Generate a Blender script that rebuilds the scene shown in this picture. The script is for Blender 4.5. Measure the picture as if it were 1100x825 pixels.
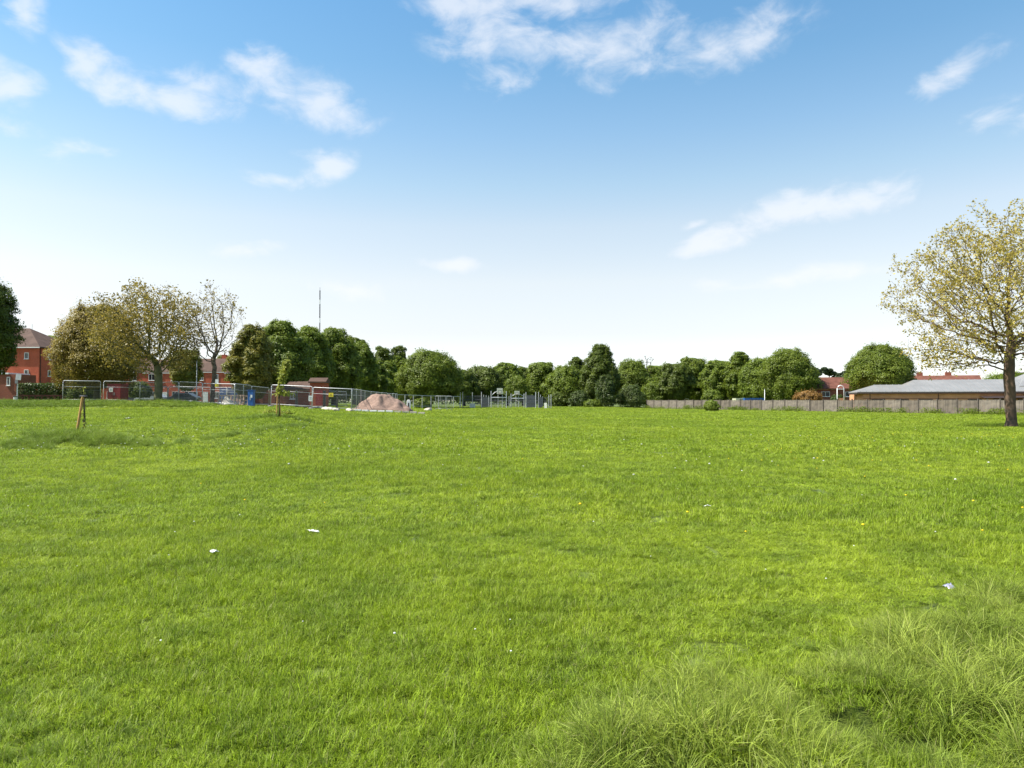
import bpy, bmesh, math, random
import numpy as np
from mathutils import Vector

R = math.radians
F = 800.0                      # focal length in photo pixels (photo 1100 x 825)
CAM_Z = 1.6
PITCH = math.atan(18.5 / F)
S = bpy.context.scene
for o in list(bpy.data.objects):
    bpy.data.objects.remove(o)

# ------------------------------------------------------------------ camera
cam_d = bpy.data.cameras.new('camera')
cam_d.sensor_width = 36.0
cam_d.lens = 36.0 * F / 1100.0
cam_d.clip_start = 0.05
cam_d.clip_end = 8000
cam = bpy.data.objects.new('camera', cam_d)
S.collection.objects.link(cam)
cam.location = (0, 0, CAM_Z)
cam.rotation_euler = (math.pi / 2 + PITCH, 0, 0)
S.camera = cam
S.view_settings.view_transform = 'Standard'
S.view_settings.look = 'None'
S.view_settings.gamma = 1.0
S.view_settings.exposure = 1.35
S.render.engine = 'CYCLES'
S.cycles.max_bounces = 8
S.cycles.transparent_max_bounces = 8

SUN_EL, SUN_AZ = 54.0, -99.0    # azimuth: degrees clockwise from +Y (view direction)


def ray(px, py):
    u, v = (px - 550) / F, (412.5 - py) / F
    y = math.cos(PITCH) - v * math.sin(PITCH)
    z = math.sin(PITCH) + v * math.cos(PITCH)
    return u / y, z / y            # X and Z per metre of Y


def PX(px, D, py=431):
    return ray(px, py)[0] * D


def PZ(py, D):
    return CAM_Z + ray(550, py)[1] * D


# ------------------------------------------------------------------ world
def nn(nt, typ, **kw):
    n = nt.nodes.new(typ)
    for k, v in kw.items():
        setattr(n, k, v)
    return n


def mth(nt, op, a, b=None, c=None, clamp=False):
    n = nt.nodes.new('ShaderNodeMath')
    n.operation = op
    n.use_clamp = clamp
    for i, v in enumerate((a, b, c)):
        if v is None:
            continue
        if isinstance(v, (int, float)):
            n.inputs[i].default_value = v
        else:
            nt.links.new(v, n.inputs[i])
    return n.outputs[0]


def mixc(nt, fac, a, b, blend='MIX'):
    n = nt.nodes.new('ShaderNodeMix')
    n.data_type = 'RGBA'
    n.blend_type = blend
    for i, v in ((0, fac), (6, a), (7, b)):
        if isinstance(v, (int, float)):
            n.inputs[i].default_value = v
        elif isinstance(v, (tuple, list)):
            n.inputs[i].default_value = (*v[:3], 1)
        else:
            nt.links.new(v, n.inputs[i])
    return n.outputs[2]


def build_world():
    w = bpy.data.worlds.new('World')
    S.world = w
    w.use_nodes = True
    nt = w.node_tree
    nt.nodes.clear()
    out = nn(nt, 'ShaderNodeOutputWorld')
    bg = nn(nt, 'ShaderNodeBackground')
    sky = nn(nt, 'ShaderNodeTexSky')
    sky.sky_type = 'NISHITA'
    sky.sun_disc = False
    sky.sun_elevation = R(SUN_EL)
    sky.sun_rotation = R(SUN_AZ)
    sky.altitude = 100
    sky.air_density = 1.0
    sky.dust_density = 0.6
    sky.ozone_density = 1.5
    tc = nn(nt, 'ShaderNodeTexCoord')
    sep = nn(nt, 'ShaderNodeSeparateXYZ')
    nt.links.new(tc.outputs['Generated'], sep.inputs[0])
    X, Y, Z = sep.outputs
    az = mth(nt, 'ARCTAN2', X, Y)
    el = mth(nt, 'ARCSINE', Z)
    # sky tint by elevation: whiter and brighter to the horizon, lifted overhead for fill
    ramp = nn(nt, 'ShaderNodeValToRGB')
    cr = ramp.color_ramp
    stops = SKY_STOPS
    while len(cr.elements) < len(stops):
        cr.elements.new(0.5)
    for e, (p, c) in zip(cr.elements, stops):
        e.position = p
        e.color = (*c, 1)
    eln = mth(nt, 'DIVIDE', el, R(60), clamp=True)
    nt.links.new(eln, ramp.inputs[0])
    graded = mixc(nt, 1.0, sky.outputs[0], ramp.outputs[0], 'MULTIPLY')
    # clouds, laid out by azimuth and elevation
    comb = nn(nt, 'ShaderNodeCombineXYZ')
    nt.links.new(az, comb.inputs[0])
    nt.links.new(el, comb.inputs[1])
    wn = nn(nt, 'ShaderNodeTexNoise')
    wn.inputs['Scale'].default_value = 9
    wn.inputs['Detail'].default_value = 4
    nt.links.new(comb.outputs[0], wn.inputs['Vector'])
    sub = nn(nt, 'ShaderNodeVectorMath', operation='SUBTRACT')
    nt.links.new(wn.outputs['Color'], sub.inputs[0])
    sub.inputs[1].default_value = (0.5, 0.5, 0.5)
    scl = nn(nt, 'ShaderNodeVectorMath', operation='MULTIPLY')
    nt.links.new(sub.outputs[0], scl.inputs[0])
    scl.inputs[1].default_value = (0.09, 0.05, 0)
    wv = nn(nt, 'ShaderNodeVectorMath', operation='ADD')
    nt.links.new(comb.outputs[0], wv.inputs[0])
    nt.links.new(scl.outputs[0], wv.inputs[1])
    best = None
    for (px, py, rx, ry, rot, s) in CLOUDS:
        a = math.atan(ray(px, py)[0])
        xx, zz = ray(px, py)
        e = math.atan(zz / math.hypot(1, xx))
        m = nn(nt, 'ShaderNodeMapping')
        m.vector_type = 'TEXTURE'
        m.inputs['Location'].default_value = (a, e, 0)
        m.inputs['Rotation'].default_value = (0, 0, R(rot))
        m.inputs['Scale'].default_value = (rx / F, ry / F, 1)
        nt.links.new(wv.outputs[0], m.inputs['Vector'])
        ln = nn(nt, 'ShaderNodeVectorMath', operation='LENGTH')
        nt.links.new(m.outputs[0], ln.inputs[0])
        v = mth(nt, 'MULTIPLY_ADD', ln.outputs['Value'], -s, s, clamp=True)
        best = v if best is None else mth(nt, 'MAXIMUM', best, v)
    n1 = nn(nt, 'ShaderNodeTexNoise')
    n1.inputs['Scale'].default_value = 15
    n1.inputs['Detail'].default_value = 9
    n1.inputs['Roughness'].default_value = 0.6
    n1.inputs['Distortion'].default_value = 0.35
    mp = nn(nt, 'ShaderNodeMapping')
    mp.inputs['Scale'].default_value = (1, 1.7, 1)
    mp.inputs['Rotation'].default_value = (0, 0, R(-14))
    nt.links.new(comb.outputs[0], mp.inputs['Vector'])
    nt.links.new(mp.outputs[0], n1.inputs['Vector'])
    nz = mth(nt, 'MULTIPLY_ADD', n1.outputs['Fac'], 3.0, -1.5)
    d = mth(nt, 'MULTIPLY_ADD', best, 1.35, nz)
    d = mth(nt, 'SUBTRACT', d, 0.10)
    sm = nn(nt, 'ShaderNodeMapRange')
    sm.interpolation_type = 'SMOOTHSTEP'
    sm.inputs['From Min'].default_value = 0.0
    sm.inputs['From Max'].default_value = 1.35
    nt.links.new(d, sm.inputs['Value'])
    gate = mth(nt, 'MULTIPLY', best, 4.0, clamp=True)
    alpha = mth(nt, 'MULTIPLY', mth(nt, 'MULTIPLY', sm.outputs[0], gate), 0.66)
    col = mixc(nt, alpha, graded, CLOUD_COL)
    nt.links.new(col, bg.inputs[0])
    bg.inputs[1].default_value = 0.1
    nt.links.new(bg.outputs[0], out.inputs[0])


SKY_STOPS = [(0.0, (.95, .95, 1.0)), (.02, (.85, .85, 1.0)), (.085, (.92, .74, .68)), (.15, (1.16, .88, .70)), (.22, (1.18, .95, .75)), (.27, (1.01, .95, .79)), (.33, (.83, .91, .83)), (.404, (.65, .86, .84)), (.473, (.58, .84, .86)), (.56, (.62, .88, .90)), (.8, (.95, 1.05, 1.05))]
CLOUD_COL = (3.9, 4.0, 4.2)
#          px   py   rx   ry  rot strength
CLOUDS = [(100, 62, 45, 30, -20, .95), (150, 90, 60, 30, -14, 1.25), (190, 105, 75, 26, -8, 1.15), (225, 95, 60, 26, 0, .8),
          (290, 88, 60, 36, -30, 1.0), (345, 105, 85, 34, -10, .85), (350, 172, 42, 26, 12, 1.05), (300, 188, 50, 12, 0, .8),
          (3, 85, 40, 26, 0, 1.1), (25, 8, 26, 30, 0, .8), (0, 130, 36, 14, 0, .8), (85, 158, 60, 12, 0, .5),
          (490, 2, 80, 26, 0, 1.25), (600, 2, 110, 26, 0, 1.0), (540, 45, 110, 46, -8, .85), (660, 50, 150, 50, 4, .78), (790, 35, 130, 40, 8, .62),
          (540, 85, 60, 26, 0, .7), (1022, 82, 46, 20, 20, .85), (1085, 125, 50, 18, 0, .6),
          (768, 259, 50, 20, 4, 1.6), (745, 240, 24, 8, 0, 1.0), (855, 228, 90, 24, 12, 1.15), (910, 218, 60, 20, 10, 1.25), (950, 195, 40, 16, 10, .8),
          (270, 268, 60, 13, 0, .95), (485, 284, 50, 13, 0, 1.1), (375, 315, 60, 14, 0, .9), (860, 300, 150, 14, 4, .7)]
build_world()

sun_d = bpy.data.lights.new('sun', 'SUN')
sun_d.energy = 4.2
sun_d.angle = R(0.6)
sun_d.color = (1.0, 0.955, 0.88)
sun = bpy.data.objects.new('sun', sun_d)
S.collection.objects.link(sun)
sd = Vector((math.sin(R(SUN_AZ)) * math.cos(R(SUN_EL)), math.cos(R(SUN_AZ)) * math.cos(R(SUN_EL)), math.sin(R(SUN_EL))))
sun.rotation_euler = sd.to_track_quat('Z', 'Y').to_euler()
sun.location = sd * 60

# ------------------------------------------------------------------ helpers
C = S.collection


def tag(o, label=None, cat=None, group=None, kind=None):
    if label: o['label'] = label
    if cat: o['category'] = cat
    if group: o['group'] = group
    if kind: o['kind'] = kind
    return o


def empty(name, loc, label=None, cat=None, group=None, rz=0.0):
    o = bpy.data.objects.new(name, None)
    C.objects.link(o)
    o.location = loc
    o.rotation_euler = (0, 0, rz)
    o.empty_display_size = 0.3
    return tag(o, label, cat, group)


class MB:
    """collects boxes, tubes and free faces, builds ONE mesh object"""
    def __init__(self):
        self.v = []
        self.f = []

    def add(self, vs, fs):
        b = len(self.v)
        self.v += [tuple(p) for p in vs]
        self.f += [tuple(b + i for i in q) for q in fs]
        return self

    def box(self, c, s, rz=0.0, rx=0.0, ry=0.0):
        from mathutils import Euler
        m = Euler((rx, ry, rz)).to_matrix()
        vs = []
        for dz in (-.5, .5):
            for dx, dy in ((-.5, -.5), (.5, -.5), (.5, .5), (-.5, .5)):
                vs.append(m @ Vector((dx * s[0], dy * s[1], dz * s[2])) + Vector(c))
        return self.add(vs, [(3, 2, 1, 0), (4, 5, 6, 7), (0, 1, 5, 4), (1, 2, 6, 5), (2, 3, 7, 6), (3, 0, 4, 7)])

    def tube(self, pts, r, n=8, cap=True):
        pts = [Vector(p) for p in pts]
        rs = r if isinstance(r, (list, tuple)) else [r] * len(pts)
        vs, fs = [], []
        for i, p in enumerate(pts):
            d = (pts[min(i + 1, len(pts) - 1)] - pts[max(i - 1, 0)]).normalized()
            ref = Vector((0, 0, 1)) if abs(d.z) < .9 else Vector((1, 0, 0))
            a = d.cross(ref).normalized()
            b = d.cross(a)
            for k in range(n):
                t = 2 * math.pi * k / n
                vs.append(p + (a * math.cos(t) + b * math.sin(t)) * rs[i])
        for i in range(len(pts) - 1):
            for k in range(n):
                k2 = (k + 1) % n
                fs.append((i * n + k, i * n + k2, (i + 1) * n + k2, (i + 1) * n + k))
        if cap:
            fs.append(tuple(range(n)))
            fs.append(tuple((len(pts) - 1) * n + k for k in reversed(range(n))))
        return self.add(vs, fs)

    def build(self, name, mat, parent=None, smooth=False, bevel=0):
        me = bpy.data.meshes.new(name)
        me.from_pydata(self.v, [], self.f)
        me.validate()
        bm = bmesh.new()
        bm.from_mesh(me)
        bmesh.ops.recalc_face_normals(bm, faces=bm.faces)
        bm.to_mesh(me)
        bm.free()
        return link(name, me, mat, parent, smooth, bevel)


def link(name, me, mat, parent=None, smooth=False, bevel=0):
    if mat is not None and not me.materials:
        me.materials.append(mat)
    if smooth:
        me.polygons.foreach_set('use_smooth', [True] * len(me.polygons))
    o = bpy.data.objects.new(name, me)
    C.objects.link(o)
    if parent:
        o.parent = parent
    if bevel:
        m = o.modifiers.new('bevel', 'BEVEL')
        m.width = bevel
        m.segments = 2
        m.limit_method = 'ANGLE'
    return o


def np_mesh(name, V, faces_idx, k):
    """V (n,3), faces_idx (m,k) all k-gons"""
    me = bpy.data.meshes.new(name)
    V = np.asarray(V, np.float32)
    Fx = np.asarray(faces_idx, np.int32)
    me.vertices.add(len(V))
    me.vertices.foreach_set('co', V.ravel())
    me.loops.add(Fx.size)
    me.loops.foreach_set('vertex_index', Fx.ravel())
    me.polygons.add(len(Fx))
    me.polygons.foreach_set('loop_start', np.arange(0, Fx.size, k, dtype=np.int32))
    me.update(calc_edges=True)
    return me


def copy_tree(o, parent=None):
    c = o.copy()
    C.objects.link(c)
    c.parent = parent
    for ch in list(o.children):
        copy_tree(ch, c)
    return c


# numpy value noise --------------------------------------------------
_rs = np.random.RandomState(11)
_G = _rs.rand(256, 256)


def vnoise(x, y):
    x = np.asarray(x, float); y = np.asarray(y, float)
    xi = np.floor(x).astype(int); yi = np.floor(y).astype(int)
    fx = x - xi; fy = y - yi
    fx = fx * fx * (3 - 2 * fx); fy = fy * fy * (3 - 2 * fy)
    a = _G[xi & 255, yi & 255]; b = _G[(xi + 1) & 255, yi & 255]
    c = _G[xi & 255, (yi + 1) & 255]; d = _G[(xi + 1) & 255, (yi + 1) & 255]
    return (a * (1 - fx) + b * fx) * (1 - fy) + (c * (1 - fx) + d * fx) * fy


# terrain: height profiles along sight directions ---------------------
PROF = {
    -120: [(0, 0), (23.2, 0), (25.2, -.02), (26.3, .34), (29, .47), (45, .70), (61, .92), (64, 1.1), (67, 1.66), (70, 1.62), (76, 1.4), (500, 1.4)],
    90:   [(0, 0), (23.2, 0), (25.2, -.02), (26.3, .34), (29, .47), (45, .70), (61, .92), (64, 1.1), (67, 1.6), (70, 1.55), (76, 1.4), (500, 1.4)],
    180:  [(0, 0), (24, 0), (28, .1), (30.5, .42), (45, .72), (61, .95), (64, 1.05), (67, 1.62), (70, 1.55), (76, 1.35), (500, 1.3)],
    235:  [(0, 0), (25, 0), (30, .12), (33, .42), (45, .8), (61, 1.05), (66, 1.25), (76, 1.25), (500, 1.25)],
    300:  [(0, 0), (27, .02), (33, .3), (37, .62), (42, .77), (61, 1.0), (70, 1.05), (500, 1.2)],
    360:  [(0, 0), (28, .02), (45, .42), (66, .8), (80, .9), (500, 1.0)],
    410:  [(0, 0), (28, 0), (45, .3), (72, .66), (100, .6), (500, .7)],
    500:  [(0, 0), (35, 0), (60, .2), (133, .46), (500, .5)],
    640:  [(0, 0), (60, .08), (160, .4), (500, .5)],
    710:  [(0, 0), (60, .0), (160, .06), (500, .1)],
    1300: [(0, 0), (500, 0)]}
_cols = sorted(PROF)
_dg = np.arange(0, 500, .5)
_k = np.exp(-.5 * (np.arange(-6, 7) / 1.8) ** 2); _k /= _k.sum()
_tab = np.array([np.convolve(np.pad(np.interp(_dg, *zip(*PROF[c])), 6, 'edge'), _k, 'valid') for c in _cols])


def H(x, y):
    x = np.asarray(x, float); y = np.asarray(y, float)
    yy = np.clip(y, 0.5, 499)
    px = np.clip(550 + F * x / yy, _cols[0], _cols[-1] - .01)
    ci = np.clip(np.searchsorted(_cols, px, 'right') - 1, 0, len(_cols) - 2)
    c0 = np.array(_cols)[ci]; c1 = np.array(_cols)[ci + 1]
    t = (px - c0) / (c1 - c0); t = t * t * (3 - 2 * t)
    di = np.clip((yy / .5), 0, len(_dg) - 2); d0 = di.astype(int); fd = di - d0
    z0 = _tab[ci, d0] * (1 - fd) + _tab[ci, d0 + 1] * fd
    z1 = _tab[ci + 1, d0] * (1 - fd) + _tab[ci + 1, d0 + 1] * fd
    z = z0 * (1 - t) + z1 * t
    fade = np.clip(1 - (y - 60) / 60, 0, 1)
    fade2 = np.clip((y - 1) / 2, 0, 1)
    z = z + fade2 * fade * (.09 * (vnoise(x / 7 + 3, y / 7) - .5) + .05 * (vnoise(x / 2.1, y / 2.1 + 9) - .5) + .03 * (vnoise(x / .6, y / .6) - .5) + .022 * np.clip(1 - (y - 14) / 10, 0, 1) * (vnoise(x / .22, y / .22) - .5))
    # rough bank in the right foreground
    e = rough(x, y)
    z = z + e * (.05 + .18 * (vnoise(x / .55 + 5, y / .55) - .45))
    return z


def rough(x, y):
    """1 inside the long-grass area of the right foreground"""
    x = np.asarray(x, float); y = np.asarray(y, float)
    yy = np.clip(y, .5, None)
    px = 550 + F * x / yy
    lim = np.interp(px, [330, 430, 560, 700, 850, 1000, 1100, 1400], [2.4, 3.1, 3.7, 4.5, 5.0, 5.8, 6.8, 8.6])
    lim = lim + .9 * (vnoise(x * 1.1 + 7, y * 1.1) - .5)
    return np.clip((lim - y) / 1.0, 0, 1) * np.clip((px - 320) / 120, 0, 1)


def h(x, y):
    return float(H(x, y))


# ------------------------------------------------------------------ materials
MATS = {}


def mat(name, col, rough=.7, spec=.3, metal=0.0, var=.18, scale=3.0, fine=0.0, bump=0.0, bscale=20.0, col2=None, coords='Object'):
    if name in MATS:
        return MATS[name]
    m = bpy.data.materials.new(name)
    m.use_nodes = True
    nt = m.node_tree
    b = nt.nodes['Principled BSDF']
    b.inputs['Roughness'].default_value = rough
    b.inputs['Specular IOR Level'].default_value = spec
    b.inputs['Metallic'].default_value = metal
    tc = nn(nt, 'ShaderNodeTexCoord')
    n = nn(nt, 'ShaderNodeTexNoise')
    n.inputs['Scale'].default_value = scale
    n.inputs['Detail'].default_value = 5
    nt.links.new(tc.outputs[coords], n.inputs['Vector'])
    c2 = col2 or tuple(c * (1 - var * 1.6) for c in col)
    f = mth(nt, 'MULTIPLY_ADD', n.outputs['Fac'], 2.2, -.6, clamp=True)
    c = mixc(nt, f, c2, tuple(x * (1 + var * .5) for x in col) if not col2 else col)
    nt.links.new(c, b.inputs['Base Color'])
    if bump:
        n2 = nn(nt, 'ShaderNodeTexNoise')
        n2.inputs['Scale'].default_value = bscale
        n2.inputs['Detail'].default_value = 6
        nt.links.new(tc.outputs[coords], n2.inputs['Vector'])
        bp = nn(nt, 'ShaderNodeBump')
        bp.inputs['Strength'].default_value = bump
        nt.links.new(n2.outputs['Fac'], bp.inputs['Height'])
        nt.links.new(bp.outputs[0], b.inputs['Normal'])
    MATS[name] = m
    return m


def grass_mat(name, ca, cb, cc, trans=.38, island=True):
    m = bpy.data.materials.new(name)
    m.use_nodes = True
    nt = m.node_tree
    nt.nodes.clear()
    out = nn(nt, 'ShaderNodeOutputMaterial')
    geo = nn(nt, 'ShaderNodeNewGeometry')

    def noise(sc, det=3, off=0):
        mp = nn(nt, 'ShaderNodeMapping')
        mp.inputs['Location'].default_value = (off, off, 0)
        mp.inputs['Scale'].default_value = (1, 1, .1)
        nt.links.new(geo.outputs['Position'], mp.inputs['Vector'])
        n = nn(nt, 'ShaderNodeTexNoise')
        n.inputs['Scale'].default_value = sc
        n.inputs['Detail'].default_value = det
        nt.links.new(mp.outputs[0], n.inputs['Vector'])
        return n.outputs['Fac']
    f1 = mth(nt, 'MULTIPLY_ADD', noise(.13, 5), 3.2, -1.1, clamp=True)
    f2 = mth(nt, 'MULTIPLY_ADD', noise(1.3, 6, 7), 4.4, -1.8, clamp=True)
    c = mixc(nt, f1, ca, cb)
    c = mixc(nt, mth(nt, 'MULTIPLY', f2, .62), c, cc)
    if island:
        v = mth(nt, 'MULTIPLY_ADD', geo.outputs['Random Per Island'], 1.1, .45)
        vv = nn(nt, 'ShaderNodeCombineXYZ')
        nt.links.new(v, vv.inputs[0]); nt.links.new(v, vv.inputs[1]); nt.links.new(v, vv.inputs[2])
        c = mixc(nt, 1.0, c, vv.outputs[0], 'MULTIPLY')
        # a few straw-coloured blades
        s = mth(nt, 'GREATER_THAN', mth(nt, 'FRACT', mth(nt, 'MULTIPLY', geo.outputs['Random Per Island'], 37.3)), .93)
        c = mixc(nt, mth(nt, 'MULTIPLY', s, .6), c, (.30, .27, .11))
    p = nn(nt, 'ShaderNodeBsdfPrincipled')
    p.inputs['Roughness'].default_value = .55
    p.inputs['Specular IOR Level'].default_value = .25
    nt.links.new(c, p.inputs['Base Color'])
    if trans:
        t = nn(nt, 'ShaderNodeBsdfTranslucent')
        nt.links.new(c, t.inputs['Color'])
        mx = nn(nt, 'ShaderNodeMixShader')
        mx.inputs[0].default_value = trans
        nt.links.new(p.outputs[0], mx.inputs[1]); nt.links.new(t.outputs[0], mx.inputs[2])
        nt.links.new(mx.outputs[0], out.inputs[0])
    else:
        nt.links.new(p.outputs[0], out.inputs[0])
    return m


def leaf_mat(name, ca, cb, trans=.46, sc=.55):
    if name in MATS:
        return MATS[name]
    m = bpy.data.materials.new(name)
    m.use_nodes = True
    nt = m.node_tree
    nt.nodes.clear()
    out = nn(nt, 'ShaderNodeOutputMaterial')
    geo = nn(nt, 'ShaderNodeNewGeometry')
    n = nn(nt, 'ShaderNodeTexNoise')
    n.inputs['Scale'].default_value = sc
    n.inputs['Detail'].default_value = 3
    nt.links.new(geo.outputs['Position'], n.inputs['Vector'])
    f = mth(nt, 'MULTIPLY_ADD', n.outputs['Fac'], 2.4, -1.0)
    f = mth(nt, 'ADD', f, mth(nt, 'MULTIPLY', geo.outputs['Random Per Island'], .6), clamp=True)
    c = mixc(nt, f, ca, cb)
    p = nn(nt, 'ShaderNodeBsdfPrincipled')
    p.inputs['Roughness'].default_value = .5
    p.inputs['Specular IOR Level'].default_value = .3
    nt.links.new(c, p.inputs['Base Color'])
    t = nn(nt, 'ShaderNodeBsdfTranslucent')
    nt.links.new(c, t.inputs['Color'])
    mx = nn(nt, 'ShaderNodeMixShader')
    mx.inputs[0].default_value = trans
    nt.links.new(p.outputs[0], mx.inputs[1]); nt.links.new(t.outputs[0], mx.inputs[2])
    nt.links.new(mx.outputs[0], out.inputs[0])
    MATS[name] = m
    return m


def brick_mat(name, ca, cb, mortar):
    m = bpy.data.materials.new(name)
    m.use_nodes = True
    nt = m.node_tree
    b = nt.nodes['Principled BSDF']
    b.inputs['Roughness'].default_value = .9
    b.inputs['Specular IOR Level'].default_value = .1
    tc = nn(nt, 'ShaderNodeTexCoord')
    sp = nn(nt, 'ShaderNodeSeparateXYZ')
    nt.links.new(tc.outputs['Object'], sp.inputs[0])
    cb_ = nn(nt, 'ShaderNodeCombineXYZ')
    nt.links.new(mth(nt, 'ADD', sp.outputs[0], sp.outputs[1]), cb_.inputs[0])
    nt.links.new(sp.outputs[2], cb_.inputs[1])
    br = nn(nt, 'ShaderNodeTexBrick')
    br.inputs['Color1'].default_value = (*ca, 1)
    br.inputs['Color2'].default_value = (*cb, 1)
    br.inputs['Mortar'].default_value = (*mortar, 1)
    br.inputs['Scale'].default_value = 1
    br.inputs['Brick Width'].default_value = .225
    br.inputs['Row Height'].default_value = .075
    br.inputs['Mortar Size'].default_value = .006
    nt.links.new(cb_.outputs[0], br.inputs['Vector'])
    n = nn(nt, 'ShaderNodeTexNoise')
    n.inputs['Scale'].default_value = .7
    n.inputs['Detail'].default_value = 5
    nt.links.new(tc.outputs['Object'], n.inputs['Vector'])
    v = mth(nt, 'MULTIPLY_ADD', n.outputs['Fac'], .8, .6)
    vv = nn(nt, 'ShaderNodeCombineXYZ')
    for i in range(3):
        nt.links.new(v, vv.inputs[i])
    nt.links.new(mixc(nt, 1.0, br.outputs['Color'], vv.outputs[0], 'MULTIPLY'), b.inputs['Base Color'])
    return m


G_A, G_B, G_C = (.205, .29, .014), (.30, .375, .022), (.12, .19, .012)
M_grass = grass_mat('grass_blades', G_A, G_B, G_C)
M_long = grass_mat('long_grass_blades', (.235, .31, .035), (.34, .39, .07), (.16, .235, .025), trans=.42)
M_rank_shade = grass_mat('rank_and_shade_blades', (.15, .23, .022), (.22, .30, .032), (.10, .165, .015), trans=.38)  # rank grass colour, dark enough to stand in for shade in the bank crease
M_ground = grass_mat('turf', (.085, .115, .014), (.12, .15, .02), (.055, .075, .012), trans=0, island=False)
M_bark = mat('bark', (.14, .11, .08), .9, .1, var=.45, scale=6, bump=.6, bscale=25, coords='Object')
M_bark_red = mat('bark_red', (.16, .10, .065), .9, .1, scale=2.5, bump=.9, bscale=14, col2=(.075, .062, .05))
M_bark_dark = mat('bark_dark', (.05, .038, .028), .9, .1, var=.3, scale=6)
M_bark_green = mat('bark_green', (.16, .15, .09), .9, .1, col2=(.09, .10, .045), scale=3, bump=.5)
M_brick = brick_mat('red_brick', (.33, .085, .045), (.27, .06, .035), (.30, .15, .11))
M_brick_o = brick_mat('orange_red_brick', (.46, .10, .05), (.39, .075, .04), (.36, .17, .12))
M_brick_b = brick_mat('dark_red_brick', (.24, .07, .04), (.19, .055, .035), (.25, .16, .12))
M_brick_p = brick_mat('peach_brick', (.60, .30, .15), (.53, .25, .12), (.50, .33, .22))
M_tile = mat('roof_tile', (.095, .06, .045), .85, .15, scale=1.2, var=.25, bump=.3, bscale=8)
M_tile_r = mat('roof_tile_red', (.15, .062, .042), .85, .15, scale=1.2, var=.25, bump=.3, bscale=8)
M_metalroof = mat('metal_roof', (.205, .198, .185), .5, .4, scale=.5, var=.12)
M_white = mat('white_paint', (.72, .72, .69), .5, .4, var=.06)
M_glass = mat('window_glass', (.03, .035, .04), .12, .6, var=.2)
M_steel = mat('galvanised_steel', (.50, .51, .51), .45, .5, .3, var=.15)
M_steel_d = mat('dull_steel', (.20, .21, .215), .5, .4, .2, var=.15)
M_wire = mat('fence_wire', (.16, .165, .165), .6, .3, var=.15)
M_black = mat('black_plastic', (.02, .02, .02), .5, .4, var=.2)
M_foot = mat('concrete_foot', (.30, .29, .27), .9, .1, var=.2)
M_wood = mat('weathered_wood', (.19, .158, .12), .9, .1, col2=(.085, .074, .062), scale=1.3, bump=.4, bscale=18)
M_wood_b = mat('weathered_wood_pale', (.235, .20, .155), .9, .1, col2=(.12, .106, .088), scale=2.1, bump=.4, bscale=18)
M_wood_y = mat('stake_wood', (.50, .30, .11), .8, .2, col2=(.36, .20, .07), scale=9)
M_fascia = mat('dark_fascia', (.045, .028, .022), .6, .3, var=.2)
M_blue = mat('blue_paint', (.02, .10, .32), .45, .4, var=.15)
M_red = mat('dark_red_paint', (.22, .02, .02), .5, .4, var=.2)
M_yellow = mat('yellow_sign', (.75, .58, .04), .5, .4, var=.08)
M_sand = mat('red_gravel', (.28, .19, .145), .95, .1, col2=(.17, .115, .09), scale=5, bump=.8, bscale=30)
M_stone = mat('pale_stone', (.52, .47, .38), .9, .15, col2=(.34, .30, .24), scale=4, bump=.5, bscale=12)
M_soil = mat('bare_soil', (.20, .15, .10), .95, .1, col2=(.13, .10, .07), scale=3, bump=.6)
M_rail = mat('rail_wood', (.20, .085, .05), .85, .15, var=.3, scale=5)
M_tyre = mat('tyre_rubber', (.02, .02, .02), .8, .2, var=.2)
M_silver = mat('silver_paint', (.42, .43, .44), .3, .5, .4, var=.08)
M_darkcar = mat('dark_paint', (.04, .045, .055), .3, .5, .1, var=.1)
M_concrete = mat('path_concrete', (.36, .32, .28), .9, .15, var=.2, scale=2)

# ------------------------------------------------------------------ ground
def lines(a, b, st, far, growth=1.22):
    mid = list(np.arange(a, b + 1e-6, st))
    lo, hi, s = [], [], st
    v = a
    while v > -far:
        s *= growth; v -= s; lo.append(v)
    s = st; v = b
    while v < far:
        s *= growth; v += s; hi.append(v)
    return np.array(lo[::-1] + mid + hi)


gx = lines(-62, 70, .4, 4000)
gx = np.concatenate([gx[gx < -13], np.arange(-13, 13, .13), gx[gx > 13.05]])
gy = lines(-2, 80, .4, 4000)
gy = np.concatenate([gy[gy < .9], np.arange(1, 21, .1), np.arange(21, 34, .2), gy[gy > 34.05]])
GX, GY = np.meshgrid(gx, gy)
GZ = H(GX, GY) - .012
nxg, nyg = len(gx), len(gy)
idx = np.arange(nxg * nyg).reshape(nyg, nxg)
me = np_mesh('ground', np.stack([GX, GY, GZ], -1).reshape(-1, 3),
             np.stack([idx[:-1, :-1], idx[:-1, 1:], idx[1:, 1:], idx[1:, :-1]], -1).reshape(-1, 4), 4)
tag(link('ground', me, M_ground, smooth=True), kind='structure')


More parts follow.
